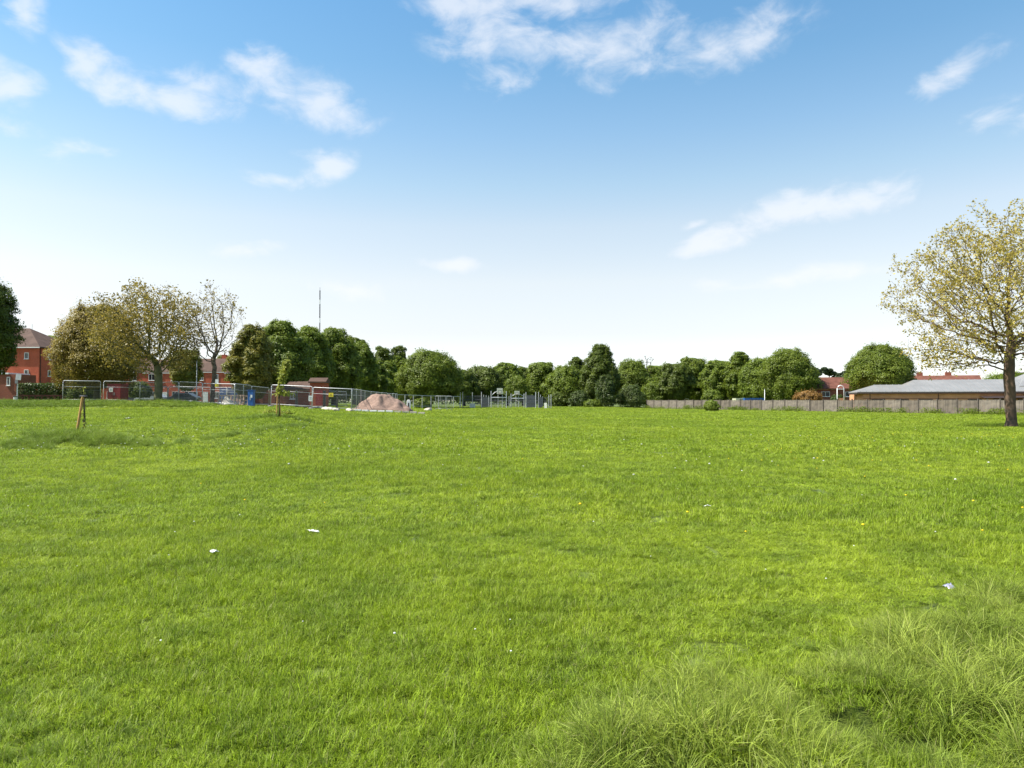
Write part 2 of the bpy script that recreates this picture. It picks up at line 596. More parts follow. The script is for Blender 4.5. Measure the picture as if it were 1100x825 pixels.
# grass blades ---------------------------------------------------------
def blades(n, size, hm, hv, w, lean, seed, segs=2, clump=0.0, curl=.5, tuft_r=None):
    r = np.random.RandomState(seed)
    if tuft_r:
        a = r.rand(n) * 2 * np.pi; q = np.abs(r.randn(n)) * tuft_r
        x, y = q * np.cos(a), q * np.sin(a)
    else:
        x = (r.rand(n) - .5) * size * 1.12; y = (r.rand(n) - .5) * size * 1.12
        if clump:
            k = max(8, int(n / 18)); cx = (r.rand(k) - .5) * size; cy = (r.rand(k) - .5) * size
            ci = r.randint(0, k, n); m = r.rand(n) < clump
            x = np.where(m, cx[ci] + r.randn(n) * size * .03, x); y = np.where(m, cy[ci] + r.randn(n) * size * .03, y)
    L = hm * (1 + hv * r.randn(n)).clip(.3, 2.2)
    az = r.rand(n) * 2 * np.pi
    if tuft_r:          # tussock: blades fan outwards
        az = np.arctan2(y, x) + .6 * r.randn(n)
        th0 = (.15 + np.hypot(x, y) / tuft_r * .35 + .12 * r.randn(n)).clip(0, 1.3) * lean
    else:               # small bunches of taller blades leaning the same way, shorter ones between
        o = r.rand() * 90
        L = L * (.40 + 1.25 * vnoise(x / (size * .11) + o, y / (size * .11)) ** 1.3)
        az = vnoise(x / (size * .16) + 31 + o, y / (size * .16)) * 12 + r.randn(n) * .9
        th0 = (np.abs(r.randn(n)) * lean * .6 + .2).clip(0, 1.42)
    dth = np.abs(r.randn(n)) * curl + .1
    W = w * (.6 + .8 * r.rand(n))
    fa = az + np.pi / 2 + r.randn(n) * .6
    pts = []
    px, py, pz = x.copy(), y.copy(), np.full(n, -.01)
    th = th0.copy()
    pts.append((px.copy(), py.copy(), pz.copy()))
    for s in range(segs):
        st = L / segs
        px += np.sin(th) * np.cos(az) * st; py += np.sin(th) * np.sin(az) * st; pz += np.cos(th) * st
        pz = np.maximum(pz, .004)
        pts.append((px.copy(), py.copy(), pz.copy()))
        th = th + dth * (1.6 if s else 1.0)
    V = []
    nv = 2 * segs + 1
    out = np.zeros((n, nv, 3))
    for s in range(segs):
        ww = W * (1 - .35 * s / segs) * .5
        dx, dy = np.cos(fa) * ww, np.sin(fa) * ww
        out[:, 2 * s] = np.stack([pts[s][0] - dx, pts[s][1] - dy, pts[s][2]], -1)
        out[:, 2 * s + 1] = np.stack([pts[s][0] + dx, pts[s][1] + dy, pts[s][2]], -1)
    out[:, -1] = np.stack(pts[segs], -1)
    base = (np.arange(n) * nv)[:, None]
    tris = []
    for s in range(segs - 1):
        a = 2 * s
        tris += [[a, a + 1, a + 3], [a, a + 3, a + 2]]
    tris += [[2 * segs - 2, 2 * segs - 1, 2 * segs]]
    Fx = (base[:, None, :] + np.array(tris)[None]).reshape(-1, 3)
    return out.reshape(-1, 3), Fx


def proto_coll(name, specs, m):
    col = bpy.data.collections.new(name)
    for i, s in enumerate(specs):
        v, f = blades(**s)
        me = np_mesh('%s_%02d' % (name, i), v, f, 3)
        me.materials.append(m)
        me.polygons.foreach_set('use_smooth', [True] * len(me.polygons))
        o = bpy.data.objects.new('%s_%02d' % (name, i), me)
        col.objects.link(o)
    return col


def scatter(name, pos, rot, scl, ids, col, label, cat):
    me = bpy.data.meshes.new(name)
    me.vertices.add(len(pos))
    me.vertices.foreach_set('co', np.asarray(pos, np.float32).ravel())
    for nm, typ, key, arr in (('g_rot', 'FLOAT_VECTOR', 'vector', rot), ('g_scl', 'FLOAT_VECTOR', 'vector', scl), ('g_id', 'INT', 'value', ids)):
        a = me.attributes.new(nm, typ, 'POINT')
        a.data.foreach_set(key, np.asarray(arr, np.int32 if typ == 'INT' else np.float32).ravel())
    me.update()
    o = bpy.data.objects.new(name, me)
    C.objects.link(o)
    ng = bpy.data.node_groups.new(name + '_scatter', 'GeometryNodeTree')
    ng.interface.new_socket('Geometry', in_out='INPUT', socket_type='NodeSocketGeometry')
    ng.interface.new_socket('Geometry', in_out='OUTPUT', socket_type='NodeSocketGeometry')
    gi = ng.nodes.new('NodeGroupInput'); go = ng.nodes.new('NodeGroupOutput')
    mp = ng.nodes.new('GeometryNodeMeshToPoints')
    ci = ng.nodes.new('GeometryNodeCollectionInfo')
    ci.inputs['Collection'].default_value = col
    ci.inputs['Separate Children'].default_value = True
    ci.inputs['Reset Children'].default_value = True
    ip = ng.nodes.new('GeometryNodeInstanceOnPoints')
    ip.inputs['Pick Instance'].default_value = True
    ng.links.new(gi.outputs[0], mp.inputs[0])
    ng.links.new(mp.outputs[0], ip.inputs['Points'])
    ng.links.new(ci.outputs[0], ip.inputs['Instance'])
    for nm, typ, sock in (('g_rot', 'FLOAT_VECTOR', 'Rotation'), ('g_scl', 'FLOAT_VECTOR', 'Scale'), ('g_id', 'INT', 'Instance Index')):
        na = ng.nodes.new('GeometryNodeInputNamedAttribute')
        na.data_type = typ
        na.inputs['Name'].default_value = nm
        src = na.outputs[0]
        if sock == 'Rotation':
            e = ng.nodes.new('FunctionNodeEulerToRotation')
            ng.links.new(src, e.inputs[0]); src = e.outputs[0]
        ng.links.new(src, ip.inputs[sock])
    ng.links.new(ip.outputs[0], go.inputs[0])
    md = o.modifiers.new('scatter', 'NODES')
    md.node_group = ng
    tag(o, label, cat, kind='stuff')
    return o


rg = np.random.RandomState(5)
specs = []
for i in range(4):   # 0-3 close turf
    specs.append(dict(n=5200, size=.5, hm=.044, hv=.5, w=.0032, lean=1.5, seed=20 + i, segs=2, clump=.5, curl=.8))
for i in range(3):   # 4-6
    specs.append(dict(n=3400, size=.7, hm=.050, hv=.5, w=.0058, lean=1.45, seed=40 + i, segs=2, clump=.5, curl=.7))
for i in range(3):   # 7-9
    specs.append(dict(n=3000, size=1.3, hm=.060, hv=.45, w=.013, lean=1.3, seed=60 + i, segs=2, clump=.4, curl=.5))
for i in range(2):   # 10-11
    specs.append(dict(n=2400, size=2.6, hm=.075, hv=.4, w=.034, lean=1.2, seed=80 + i, segs=2, clump=.3, curl=.5))
col_short = proto_coll('turf_patch', specs, M_grass)


def patches(y0, y1, sp, id0, nid, jit, zvar):
    P, Ro, Sc, I = [], [], [], []
    y = y0
    while y < y1:
        half = .69 * y * 1.18 + 1.5
        xs = np.arange(-half, half, sp)
        n = len(xs)
        x = xs + (rg.rand(n) - .5) * sp * jit
        yy = y + (rg.rand(n) - .5) * sp * jit
        z = H(x, yy)
        e = sp * .5
        sx = (H(x + e, yy) - H(x - e, yy)) / (2 * e); sy = (H(x, yy + e) - H(x, yy - e)) / (2 * e)
        P.append(np.stack([x, yy, z], -1))
        # tilt to the slope, then a turn about the own axis in steps of 90 degrees
        Ro.append(np.stack([np.arctan(sy), -np.arctan(sx), rg.randint(0, 4, n) * 0.0], -1))
        t = vnoise(x * 1.3 + 50, yy * 1.3) * .6 + vnoise(x * .35, yy * .35 + 30) * .6
        s = .35 + zvar * (t * 1.25) + .15 * rg.rand(n)
        Sc.append(np.stack([np.where(rg.rand(n) < .5, 1, -1) * np.ones(n), np.where(rg.rand(n) < .5, 1, -1) * np.ones(n), s], -1))
        I.append(id0 + rg.randint(0, nid, n))
        y += sp
    return [np.concatenate(a) for a in (P, Ro, Sc, I)]


sets = [patches(1.8, 9.5, .38, 0, 4, .8, .8), patches(9.5, 22, .55, 4, 3, .8, .9),
        patches(22, 60, 1.05, 7, 3, .7, .8), patches(60, 175, 2.1, 10, 2, .6, .6)]
pos, rot, scl, ids = [np.concatenate([s[k] for s in sets]) for k in range(4)]
scatter('grass', pos, rot, scl, ids, col_short, 'short bright green mown grass covering the playing field', 'grass')

# long rough grass ------------------------------------------------------
specs = [dict(n=150, size=.2, hm=.17 + .018 * i, hv=.35, w=.0042, lean=.8, seed=100 + i, segs=4, curl=.34, tuft_r=.05 + .012 * (i % 3)) for i in range(6)]
col_long = proto_coll('long_tuft', specs, M_long)
col_rank_shade = proto_coll('rank_and_shade_tuft', specs, M_rank_shade)
P, Ro, Sc, I = [], [], [], []
for (y0, y1, dens) in ((1.9, 9.0, 120),):
    n = int((y1 - y0) * 11 * dens)
    x = rg.rand(n) * 11 - 3; y = y0 + rg.rand(n) * (y1 - y0)
    e = rough(x, y)
    keep = rg.rand(n) < e * np.clip((vnoise(x / .55 + 5, y / .55) - .15) * 2.0, .5, 1)
    keep &= (np.abs(x) < .69 * y * 1.25 + .8)
    x, y, e = x[keep], y[keep], e[keep]; n = len(x)
    P.append(np.stack([x, y, H(x, y)], -1))
    lean = .22 * rg.randn(n) ; lean2 = -.25 + .25 * rg.randn(n)
    sw = (vnoise(x * 1.1 + 20, y * 1.1) - .5) * 1.8
    Ro.append(np.stack([lean + sw * .5, lean2 + sw * .6, rg.rand(n) * 6.28], -1))
    s = (.32 + .42 * e) * (.6 + .5 * rg.rand(n)) * (.45 + .9 * vnoise(x * 1.3 + 40, y * 1.3))
    Sc.append(np.stack([s, s, s], -1)); I.append(rg.randint(0, 6, n))
LONG = (P, Ro, Sc, I)
P, Ro, Sc, I = [], [], [], []
# tufts on the left bank crest and round the staked saplings, and stray ones over the field
def tufts(x, y, s):
    n = len(x)
    P.append(np.stack([x, y, H(x, y)], -1))
    Ro.append(np.stack([.2 * rg.randn(n), .2 * rg.randn(n), rg.rand(n) * 6.28], -1))
    Sc.append(np.stack([s, s, s], -1)); I.append(rg.randint(0, 6, n))
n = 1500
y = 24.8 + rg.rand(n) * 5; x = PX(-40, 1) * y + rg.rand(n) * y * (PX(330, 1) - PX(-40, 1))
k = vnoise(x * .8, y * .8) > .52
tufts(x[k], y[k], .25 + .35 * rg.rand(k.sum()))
for (px_, D_, n_, rr) in ((88, 27.0, 90, .7), (92, 26.4, 90, .9), (300, 40, 70, .9), (115, 26.0, 60, 1.1)):
    tufts(PX(px_, D_) + rg.randn(n_) * rr, D_ + rg.randn(n_) * .3, .7 + .7 * rg.rand(n_))
n = 2600  # dark green tufts stand in for the shadow in the bank crease
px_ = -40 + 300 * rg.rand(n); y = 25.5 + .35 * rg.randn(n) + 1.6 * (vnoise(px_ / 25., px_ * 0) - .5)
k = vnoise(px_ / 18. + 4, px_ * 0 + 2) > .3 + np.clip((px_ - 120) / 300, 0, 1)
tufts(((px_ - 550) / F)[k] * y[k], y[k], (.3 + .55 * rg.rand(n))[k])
n = 700  # second crease: its shadow put in as dark tufts too
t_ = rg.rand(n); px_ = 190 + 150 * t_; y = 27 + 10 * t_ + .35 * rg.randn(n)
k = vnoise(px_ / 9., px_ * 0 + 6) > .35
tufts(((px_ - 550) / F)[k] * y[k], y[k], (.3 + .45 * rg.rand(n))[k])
n = 9000
y = 3.2 + 32 * rg.rand(n) ** .8; x = (rg.rand(n) - .5) * 1.5 * y
k = vnoise(x * 1.1 + 70, y * 1.1) * vnoise(x * .35 + 20, y * .35) > .27
tufts(x[k], y[k], .14 + .20 * rg.rand(k.sum()))
n = 1500
y = 64 + rg.rand(n) * 4; x = PX(-60, 1) * y + rg.rand(n) * y * (PX(230, 1) - PX(-60, 1))
tufts(x, y, .6 + .8 * rg.rand(n))
pos, rot, scl, ids = [np.concatenate(a) for a in (P, Ro, Sc, I)]
scatter('rank_grass_and_shade', pos, rot, scl, ids, col_rank_shade, 'dark green rank grass on the left bank, the mound and in scattered tufts, its dark green also standing in for shade in the bank crease', 'grass')
pos, rot, scl, ids = [np.concatenate(a) for a in LONG]
scatter('long_grass', pos, rot, scl, ids, col_long, 'long rough tussocky grass in the right foreground', 'grass')

# ------------------------------------------------------------------ trees
def envelope(kind, t):
    t = np.clip(t, 0, 1)
    if kind == 'round':
        return np.sqrt(np.clip(1 - (2 * t - 1) ** 2, 0, 1)) ** .85
    if kind == 'ovate':
        return np.where(t < .35, .55 + .45 * np.sin(t / .35 * np.pi / 2), np.clip(np.cos((t - .35) / .65 * np.pi / 2), 0, 1) ** .75)
    if kind == 'dome':
        return np.where(t < .2, .8 + t, np.clip(1 - ((t - .2) / .8) ** 2.2, 0, 1) ** .6)
    if kind == 'cone':
        return np.where(t < .2, .75 + 1.25 * t, (1 - (t - .2) / .8) ** .8)
    return np.ones_like(t)


def leaf_quads(Pn, Nn, s, r, asp=.62):
    n = len(Pn)
    Nn = Nn / (np.linalg.norm(Nn, axis=1, keepdims=True) + 1e-9)
    t = r.randn(n, 3); t -= (t * Nn).sum(1, keepdims=True) * Nn
    t /= np.linalg.norm(t, axis=1, keepdims=True) + 1e-9
    b = np.cross(Nn, t)
    s = s[:, None]
    V = np.stack([Pn - t * s, Pn - b * s * asp + Nn * s * .15, Pn + t * s, Pn + b * s * asp + Nn * s * .15], 1).reshape(-1, 3)
    return V, np.arange(4 * n).reshape(-1, 4)


def crown_points(r, Rx, z0, z1, n, kind, lobes, lr=(.2, .36), ry=None, fill=.18):
    Ry = ry or Rx
    Hh = z1 - z0
    t = (np.arange(lobes) + r.rand(lobes)) / lobes
    t = .04 + .92 * t ** .9
    az = np.arange(lobes) * 2.39996 + r.rand(lobes) * .8
    rad = envelope(kind, t) * (.60 + .22 * r.rand(lobes))
    L = (lr[0] + (lr[1] - lr[0]) * r.rand(lobes)) * (.6 + .4 * envelope(kind, t)) * min(Rx, Hh * .62)
    cx, cy = rad * Rx * np.cos(az), rad * Ry * np.sin(az)
    cz = z0 + L * .7 + t * (Hh - L * 1.65)
    li = r.choice(lobes, n, p=L ** 2 / (L ** 2).sum())
    d = r.randn(n, 3); d /= np.linalg.norm(d, axis=1, keepdims=True)
    d[:, 2] = np.where(d[:, 2] < -.3, -d[:, 2] * .6, d[:, 2])
    q = L[li] * (1 - .28 * r.rand(n) ** 1.5 + .10 * np.abs(r.randn(n)))
    ph = r.rand(8) * 6
    q *= 1 + .12 * np.sin(d[:, 0] * 7 + ph[0] + li) * np.sin(d[:, 1] * 7 + ph[1]) + .10 * np.sin(d[:, 2] * 9 + ph[2] + li * 1.7)
    P_ = np.stack([cx[li], cy[li], cz[li]], 1) + d * q[:, None] * np.array([1, 1, .92])
    # drop leaves buried deep in other lobes
    keep = np.ones(n, bool)
    for j in range(lobes):
        dd = np.linalg.norm((P_ - np.array([cx[j], cy[j], cz[j]])), axis=1)
        keep &= ~((dd < L[j] * .62) & (li != j))
    keep |= r.rand(n) < fill
    keep &= P_[:, 2] > z0 - .2
    # inner body of the crown: billowing envelope filled with leaves
    m = int(n * .75)
    tt = r.rand(m); a = r.rand(m) * 2 * np.pi
    bil = .80 + .07 * np.sin(3 * a + ph[3] + 5 * tt) + .06 * np.sin(6 * a + ph[4] - 9 * tt) + .05 * np.sin(13 * tt + ph[5] + 2 * a)
    rr_ = envelope(kind, np.clip(tt, .02, 1)) * bil * (1 - .35 * r.rand(m) ** 2)
    Q = np.stack([rr_ * Rx * np.cos(a), rr_ * Ry * np.sin(a), z0 + Hh * .93 * tt], 1)
    dq = np.stack([np.cos(a), np.sin(a), (tt - .35) * 1.6], 1); dq /= np.linalg.norm(dq, axis=1, keepdims=True)
    # sprigs that break the outline
    ns = 60; mm = max(8, n // 260)
    ts = r.rand(ns) * .93; as_ = r.rand(ns) * 2 * np.pi; es = envelope(kind, np.clip(ts, .03, .98)) * (.84 + .13 * r.rand(ns))
    sc = np.stack([es * Rx * np.cos(as_), es * Ry * np.sin(as_), z0 + Hh * (.05 + .93 * ts)], 1)
    S_ = np.repeat(sc, mm, 0) + r.randn(ns * mm, 3) * Rx * .055 * np.array([1, 1, 1.4])
    ds = S_ - np.array([0, 0, z0 + Hh * .4]); ds /= np.linalg.norm(ds, axis=1, keepdims=True)
    return np.concatenate([P_[keep], Q, S_]), np.concatenate([d[keep], dq, ds])


def trunk_mb(r, hgt, rad, spread, zc):
    mb = MB()
    pts, rs = [], []
    n = 7
    dx = r.randn() * .02; dy = r.randn() * .02
    for i in range(n):
        t = i / (n - 1)
        pts.append((dx * t * hgt + .05 * math.sin(3 * t + dx * 50), dy * t * hgt, -.15 + t * hgt))
        rs.append(rad * (1.35 if i == 0 else 1 - .7 * t))
    mb.tube(pts, rs, 9)
    for k in range(7):
        a = k * 2.4 + r.rand()
        z = zc * (.75 + .5 * r.rand())
        L = spread * (.5 + .4 * r.rand())
        b = []
        for i in range(5):
            t = i / 4
            b.append((math.cos(a) * L * t, math.sin(a) * L * t, z + L * (.9 * t ** .8) + .1 * r.randn() * t))
        mb.tube(b, [rad * .42 * (1 - .8 * i / 4) for i in range(5)], 6)
    return mb


def crown_tree(name, px, D, top, hw, low, kind, leafm, label, cat='tree', n=7500, s=.17, lobes=22, seed=1, barkm=None, lr=(.24, .42), ry=None, fill=.18, group=None, trunk_r=None, base=None):
    """low: py of the crown's lower edge"""
    x = PX(px, D)
    g = h(x, D) if base is None else base
    r = np.random.RandomState(seed)
    Rx = hw * D / F
    zt = PZ(top, D) - g
    zl = max(PZ(low, D) - g, .05)
    root = empty(name, (x, D, g), label, cat, group)
    tr = trunk_r or max(.12, .035 * zt)
    trunk_mb(r, zt * .7, tr, Rx * .75, max(zl * 1.1, zt * .22)).build('trunk', barkm or M_bark_dark, root, smooth=True)
    P_, d = crown_points(r, Rx, zl, zt, n, kind, lobes, lr, ry, fill)
    ss = s * (.6 + .8 * r.rand(len(P_)))
    nm = d * 1.2 + r.randn(len(P_), 3) * .45 + np.array([0, 0, .25])
    V, Fx = leaf_quads(P_, nm, ss, r)
    link('crown', np_mesh('crown', V, Fx, 4), leafm, root)
    return root


L_dark = leaf_mat('leaf_dark', (.082, .115, .015), (.13, .168, .02))
L_mid = leaf_mat('leaf_mid', (.118, .168, .017), (.19, .245, .026))
L_bright = leaf_mat('leaf_bright', (.105, .15, .014), (.18, .225, .024))
L_lime = leaf_mat('leaf_lime', (.108, .155, .015), (.185, .235, .025))
L_pine = leaf_mat('leaf_pine', (.028, .045, .018), (.045, .065, .025), trans=.1)
L_olive = leaf_mat('leaf_olive', (.19, .145, .028), (.32, .255, .045), trans=.42, sc=.8)
L_olive_g = leaf_mat('leaf_olive_green', (.13, .15, .02), (.27, .235, .035), trans=.4, sc=.6)
L_yellow = leaf_mat('leaf_yellow', (.33, .25, .045), (.46, .39, .085), trans=.42, sc=1.6)
L_orange = leaf_mat('leaf_orange', (.20, .11, .03), (.30, .17, .045))
L_shrub = leaf_mat('leaf_shrub', (.05, .085, .016), (.10, .13, .03))

# name, px, D, top, hw, low, kind, mat, label, n, leaf, lobes
TR = [
    # rows of tall limes on the left, receding to the right
    ('lime_tree', 300, 92, 339, 34, 428, 'ovate', L_lime, 'tallest dense green tree, at the left end of the receding row behind the building site', 15000, .15, 30),
    ('lime_tree', 331, 104, 346, 28, 428, 'ovate', L_mid, 'second tree of the tall receding row, dark with its top above the thin leaning sapling', 13000, .15, 28),
    ('lime_tree', 359, 112, 347, 29, 429, 'ovate', L_lime, 'third broad tree of the tall row, just right of the radio mast', 13000, .16, 28),
    ('lime_tree', 388, 124, 364, 19, 429, 'ovate', L_mid, 'fourth, narrower tree of the tall row, above the left side of the gravel heap', 9000, .16, 22),
    ('lime_tree', 381, 150, 358, 16, 428, 'round', L_bright, 'pale green treetop peeping out behind the tall row, left of the fourth tree', 6000, .2, 18),
    ('lime_tree', 404, 134, 384, 14, 430, 'ovate', L_lime, 'small fifth tree at the low end of the tall row, above the gravel heap', 6000, .17, 18),
    ('lime_tree', 418, 146, 385, 14, 430, 'ovate', L_mid, 'last and smallest tree of the row, left of the big round tree', 6000, .18, 18),
    ('broadleaf_tree', 430, 190, 380, 12, 430, 'dome', L_bright, 'light green domed tree squeezed between the row and the big round tree', 4500, .24, 14),
    ('broadleaf_tree', 410, 240, 369, 18, 431, 'dome', L_dark, 'far dark tree whose top shows over the low end of the row', 5000, .3, 18),
    ('broadleaf_tree', 429, 250, 367, 11, 431, 'round', L_dark, 'far dark round treetop standing up left of the big round tree', 4500, .3, 16),
    ('round_tree', 461, 128, 373, 35, 430, 'dome', L_bright, 'big round bright green tree standing alone behind the low metal railing', 16000, .17, 34),
    ('broadleaf_tree', 499, 170, 395, 16, 431, 'dome', L_dark, 'dark low tree touching the right side of the big round tree', 5000, .22, 16),
    ('broadleaf_tree', 518, 178, 391, 25, 431, 'dome', L_dark, 'wide dark green tree behind the left part of the ball court', 9000, .23, 22),
    ('broadleaf_tree', 545, 190, 387, 18, 431, 'round', L_mid, 'round tree behind the ball court goal, its top above the backboards', 7000, .24, 20),
    ('broadleaf_tree', 562, 196, 392, 14, 431, 'round', L_dark, 'dark narrow tree behind the smaller ball court goal', 5000, .24, 16),
    ('broadleaf_tree', 582, 176, 386, 18, 432, 'round', L_lime, 'uneven mid green tree behind the right end of the ball court', 8000, .21, 22),
    ('broadleaf_tree', 607, 172, 391, 24, 434, 'dome', L_mid, 'wide low tree between the ball court and the tall dark tree', 9000, .21, 24),
    ('tall_tree', 645, 166, 366, 22, 433, 'ovate', L_dark, 'tallest jagged dark tree in the middle of the tree line', 12000, .19, 44),
    ('broadleaf_tree', 620, 178, 380, 15, 433, 'ovate', L_dark, 'smaller dark tree at the left shoulder of the tallest jagged one', 6000, .2, 20),
    ('broadleaf_tree', 679, 176, 384, 25, 434, 'dome', L_lime, 'wide green tree just right of the tallest dark tree', 10000, .21, 24),
    ('broadleaf_tree', 705, 190, 390, 17, 434, 'round', L_mid, 'tree with a flat top above the left end of the timber fence', 6000, .22, 18),
    ('broadleaf_tree', 725, 168, 388, 20, 433, 'round', L_dark, 'dark round tree behind the football goal near the end of the timber fence', 9000, .2, 20),
    ('broadleaf_tree', 744, 184, 381, 20, 433, 'round', L_bright, 'light green tree between the dark round tree and the fence shrub', 9000, .22, 22),
    ('broadleaf_tree', 771, 176, 384, 19, 433, 'round', L_mid, 'tree standing above the leafy shrub on the timber fence', 8000, .21, 22),
    ('broadleaf_tree', 795, 170, 374, 17, 432, 'ovate', L_lime, 'tall narrow-topped tree left of the blue container', 8000, .2, 20),
    ('broadleaf_tree', 817, 160, 382, 24, 431, 'dome', L_mid, 'wide dark-bottomed tree right above the blue container', 11000, .19, 26),
    ('broadleaf_tree', 847, 152, 371, 30, 430, 'dome', L_bright, 'large bushy tree at the right end of the tree line, behind the orange bush', 15000, .18, 32),
    ('round_tree', 946, 128, 367, 34, 424, 'dome', L_bright, 'big round tree standing alone between the brick house and the low school building', 17000, .16, 34),
    ('broadleaf_tree', 1088, 190, 398, 34, 425, 'dome', L_mid, 'green tree over the school roof, right beside the big trunk', 8000, .22, 20),
    ('broadleaf_tree', 270, 84, 343, 25, 428, 'ovate', L_olive_g, 'yellowish olive tree between the bare-branched tree and the tall row', 10000, .12, 24),
    ('broadleaf_tree', 200, 126, 372, 17, 420, 'round', L_olive_g, 'brownish olive tree behind the fork of the two sparse trees', 5000, .16, 18),
    ('broadleaf_tree', 244, 150, 380, 14, 410, 'round', L_olive_g, 'low olive tree behind the trunk of the bare-branched tree', 4500, .17, 14),
    ('broadleaf_tree', 104, 84, 322, 46, 417, 'dome', L_olive, 'wide dense olive-brown tree in front of the red brick flats', 21000, .12, 36),
    ('broadleaf_tree', 55, 135, 357, 22, 424, 'round', L_mid, 'green tree half hidden behind the olive-brown tree, right of the flats roof', 5000, .2, 16),
    ('dark_tree', -18, 72, 286, 37, 402, 'ovate', L_dark, 'dark green tree cut off by the left edge of the picture', 12000, .12, 28),
]
for i, (nm, px, D, top, hw, low, kd, lm, lab, n, s, lo) in enumerate(TR):
    cone = kd == 'cone'
    crown_tree(nm, px, D, top, hw, low, kd, lm, lab, n=int(n * 2.6), s=s * .78, lobes=int(lo * 1.3), seed=200 + i * 7,
               lr=(.17, .32) if (cone or nm == 'tall_tree') else (.24, .40), fill=.3 if cone else .16,
               barkm=M_bark_green if D < 86 else M_bark_dark)

SH = [
    (556, 168, 402, 15, 428, L_bright, 'light green shrub behind the ball court between its two goals'),
    (650, 158, 400, 12, 437, L_shrub, 'pointed dark green shrub at the foot of the tallest tree'),
    (622, 163, 418, 12, 437, L_shrub, 'low dark shrub at the field edge left of the tallest tree'),
    (600, 166, 420, 14, 437, L_dark, 'low dark shrub right of the ball court'),
    (678, 160, 412, 16, 438, L_shrub, 'wide shrub at the field edge just left of the timber fence'),
    (636, 156, 429, 10, 437, L_lime, 'small pale green bush on the field edge under the tallest tree'),
    (700, 168, 408, 14, 437, L_mid, 'shrub behind the left end of the timber fence'),
    (765, 150, 418, 12, 432, L_lime, 'round shrub behind the timber fence above the leafy fence shrub'),
    (868, 132, 419, 16, 431, L_orange, 'orange-brown bush behind the timber fence in front of the brick house'),
    (454, 116, 427, 9, 440, L_lime, 'low round green bush behind the metal railing right of the gravel heap'),
    (900, 124, 424, 8, 432, L_shrub, 'small shrub behind the fence beside the white goal frame'),
]
for i, (px, D, top, hw, low, lm, lab) in enumerate(SH):
    crown_tree('shrub', px, D, top, hw, low, 'dome', lm, lab, 'shrub', n=3500, s=.14, lobes=14, seed=700 + i * 3, trunk_r=.06)


# far wood closing the view behind the single trees (uncountable)
r = np.random.RandomState(55)
n = 60000
px_ = -60 + 1000 * r.rand(n)
D_ = 262 + 10 * r.rand(n)
xx = (px_ - 550) / F * D_
top = 9.5 + 4.5 * (vnoise(xx / 9., 0 * xx + 2) - .5) + 3 * (vnoise(xx / 3., 0 * xx + 8) - .5) - np.clip((px_ - 690) / 80, 0, 1) * 2.0
zz = top * r.rand(n) ** .7
V, Fx = leaf_quads(np.stack([xx, D_ - 2.5 * (1 - zz / top), zz + .3], 1), r.randn(n, 3) + np.array([0, -.8, .5]), .42 * (.6 + .8 * r.rand(n)), r)
tag(link('woodland', np_mesh('woodland', V, Fx, 4), L_dark), 'dark far wood seen in the gaps between the trees along the field edge', 'woodland', kind='stuff')

# dark pines behind the brick house: flat cloudy crowns on bare stems
def pine(px, D, top, hw, label, seed):
    x = PX(px, D); g = h(x, D); r = np.random.RandomState(seed)
    zt = PZ(top, D) - g
    root = empty('pine_tree', (x, D, g), label, 'tree')
    mb = MB(); mb.tube([(0, 0, -.2), (.2, 0, zt * .5), (-.1, 0, zt * .93)], [.32, .22, .1], 8)
    Pl, Dl = [], []
    W = hw * D / F
    for k in range(11):
        a = r.rand() * 6.28; q = W * (.2 + .7 * r.rand()); z = zt * (.72 + .25 * r.rand())
        c = np.array([q * math.cos(a), q * math.sin(a), z])
        mb.tube([(0, 0, z - W * .35), tuple(c)], [.09, .04], 5)
        m = 420
        d = r.randn(m, 3); d /= np.linalg.norm(d, axis=1, keepdims=True)
        Pl.append(c + d * np.array([W * .34, W * .34, W * .17]) * (.6 + .4 * r.rand(m, 1))); Dl.append(d)
    mb.build('trunk', M_bark_dark, root, smooth=True)
    P_ = np.concatenate(Pl); d = np.concatenate(Dl)
    V, Fx = leaf_quads(P_, d + r.randn(*d.shape) * .7, .26 * (.6 + .8 * r.rand(len(P_))), r)
    link('crown', np_mesh('crown', V, Fx, 4), L_pine, root)


pine(878, 205, 395, 9, 'dark pine peeping over the house roof, leftmost of three', 31)
pine(891, 210, 395, 10, 'dark pine with the widest crown over the middle of the house roof', 32)
pine(907, 200, 397, 9, 'dark pine over the right end of the house roof, next to the round tree', 33)


# branching trees by space colonisation --------------------------------
def colonise(r, attr, trunk, step, infl, kill, maxit=140, up=.12):
    nodes = [np.array(p, float) for p in trunk]
    par = [-1] + list(range(len(trunk) - 1))
    N = np.array(nodes)
    A = attr.copy()
    d = np.linalg.norm(A[:, None] - N[None], axis=2)
    ni = d.argmin(1); nd = d.min(1)
    for it in range(maxit):
        if len(A) == 0:
            break
        m = nd < infl
        if not m.any():
            infl *= 1.5
            if infl > 30: break
            continue
        dirs = {}
        v = A[m] - N[ni[m]]; v /= np.linalg.norm(v, axis=1, keepdims=True) + 1e-9
        u, inv = np.unique(ni[m], return_inverse=True)
        acc = np.zeros((len(u), 3)); np.add.at(acc, inv, v)
        acc /= np.linalg.norm(acc, axis=1, keepdims=True) + 1e-9
        acc += r.randn(len(u), 3) * .22 + np.array([0, 0, up])
        acc /= np.linalg.norm(acc, axis=1, keepdims=True) + 1e-9
        new = N[u] + acc * step
        base = len(N)
        N = np.concatenate([N, new]); par += list(u)
        d = np.linalg.norm(A[:, None] - new[None], axis=2)
        j = d.argmin(1); dm = d.min(1)
        b = dm < nd
        ni = np.where(b, base + j, ni); nd = np.where(b, dm, nd)
        live = nd > kill
        A, ni, nd = A[live], ni[live], nd[live]
        if len(N) > 16000: break
    return N, np.array(par)


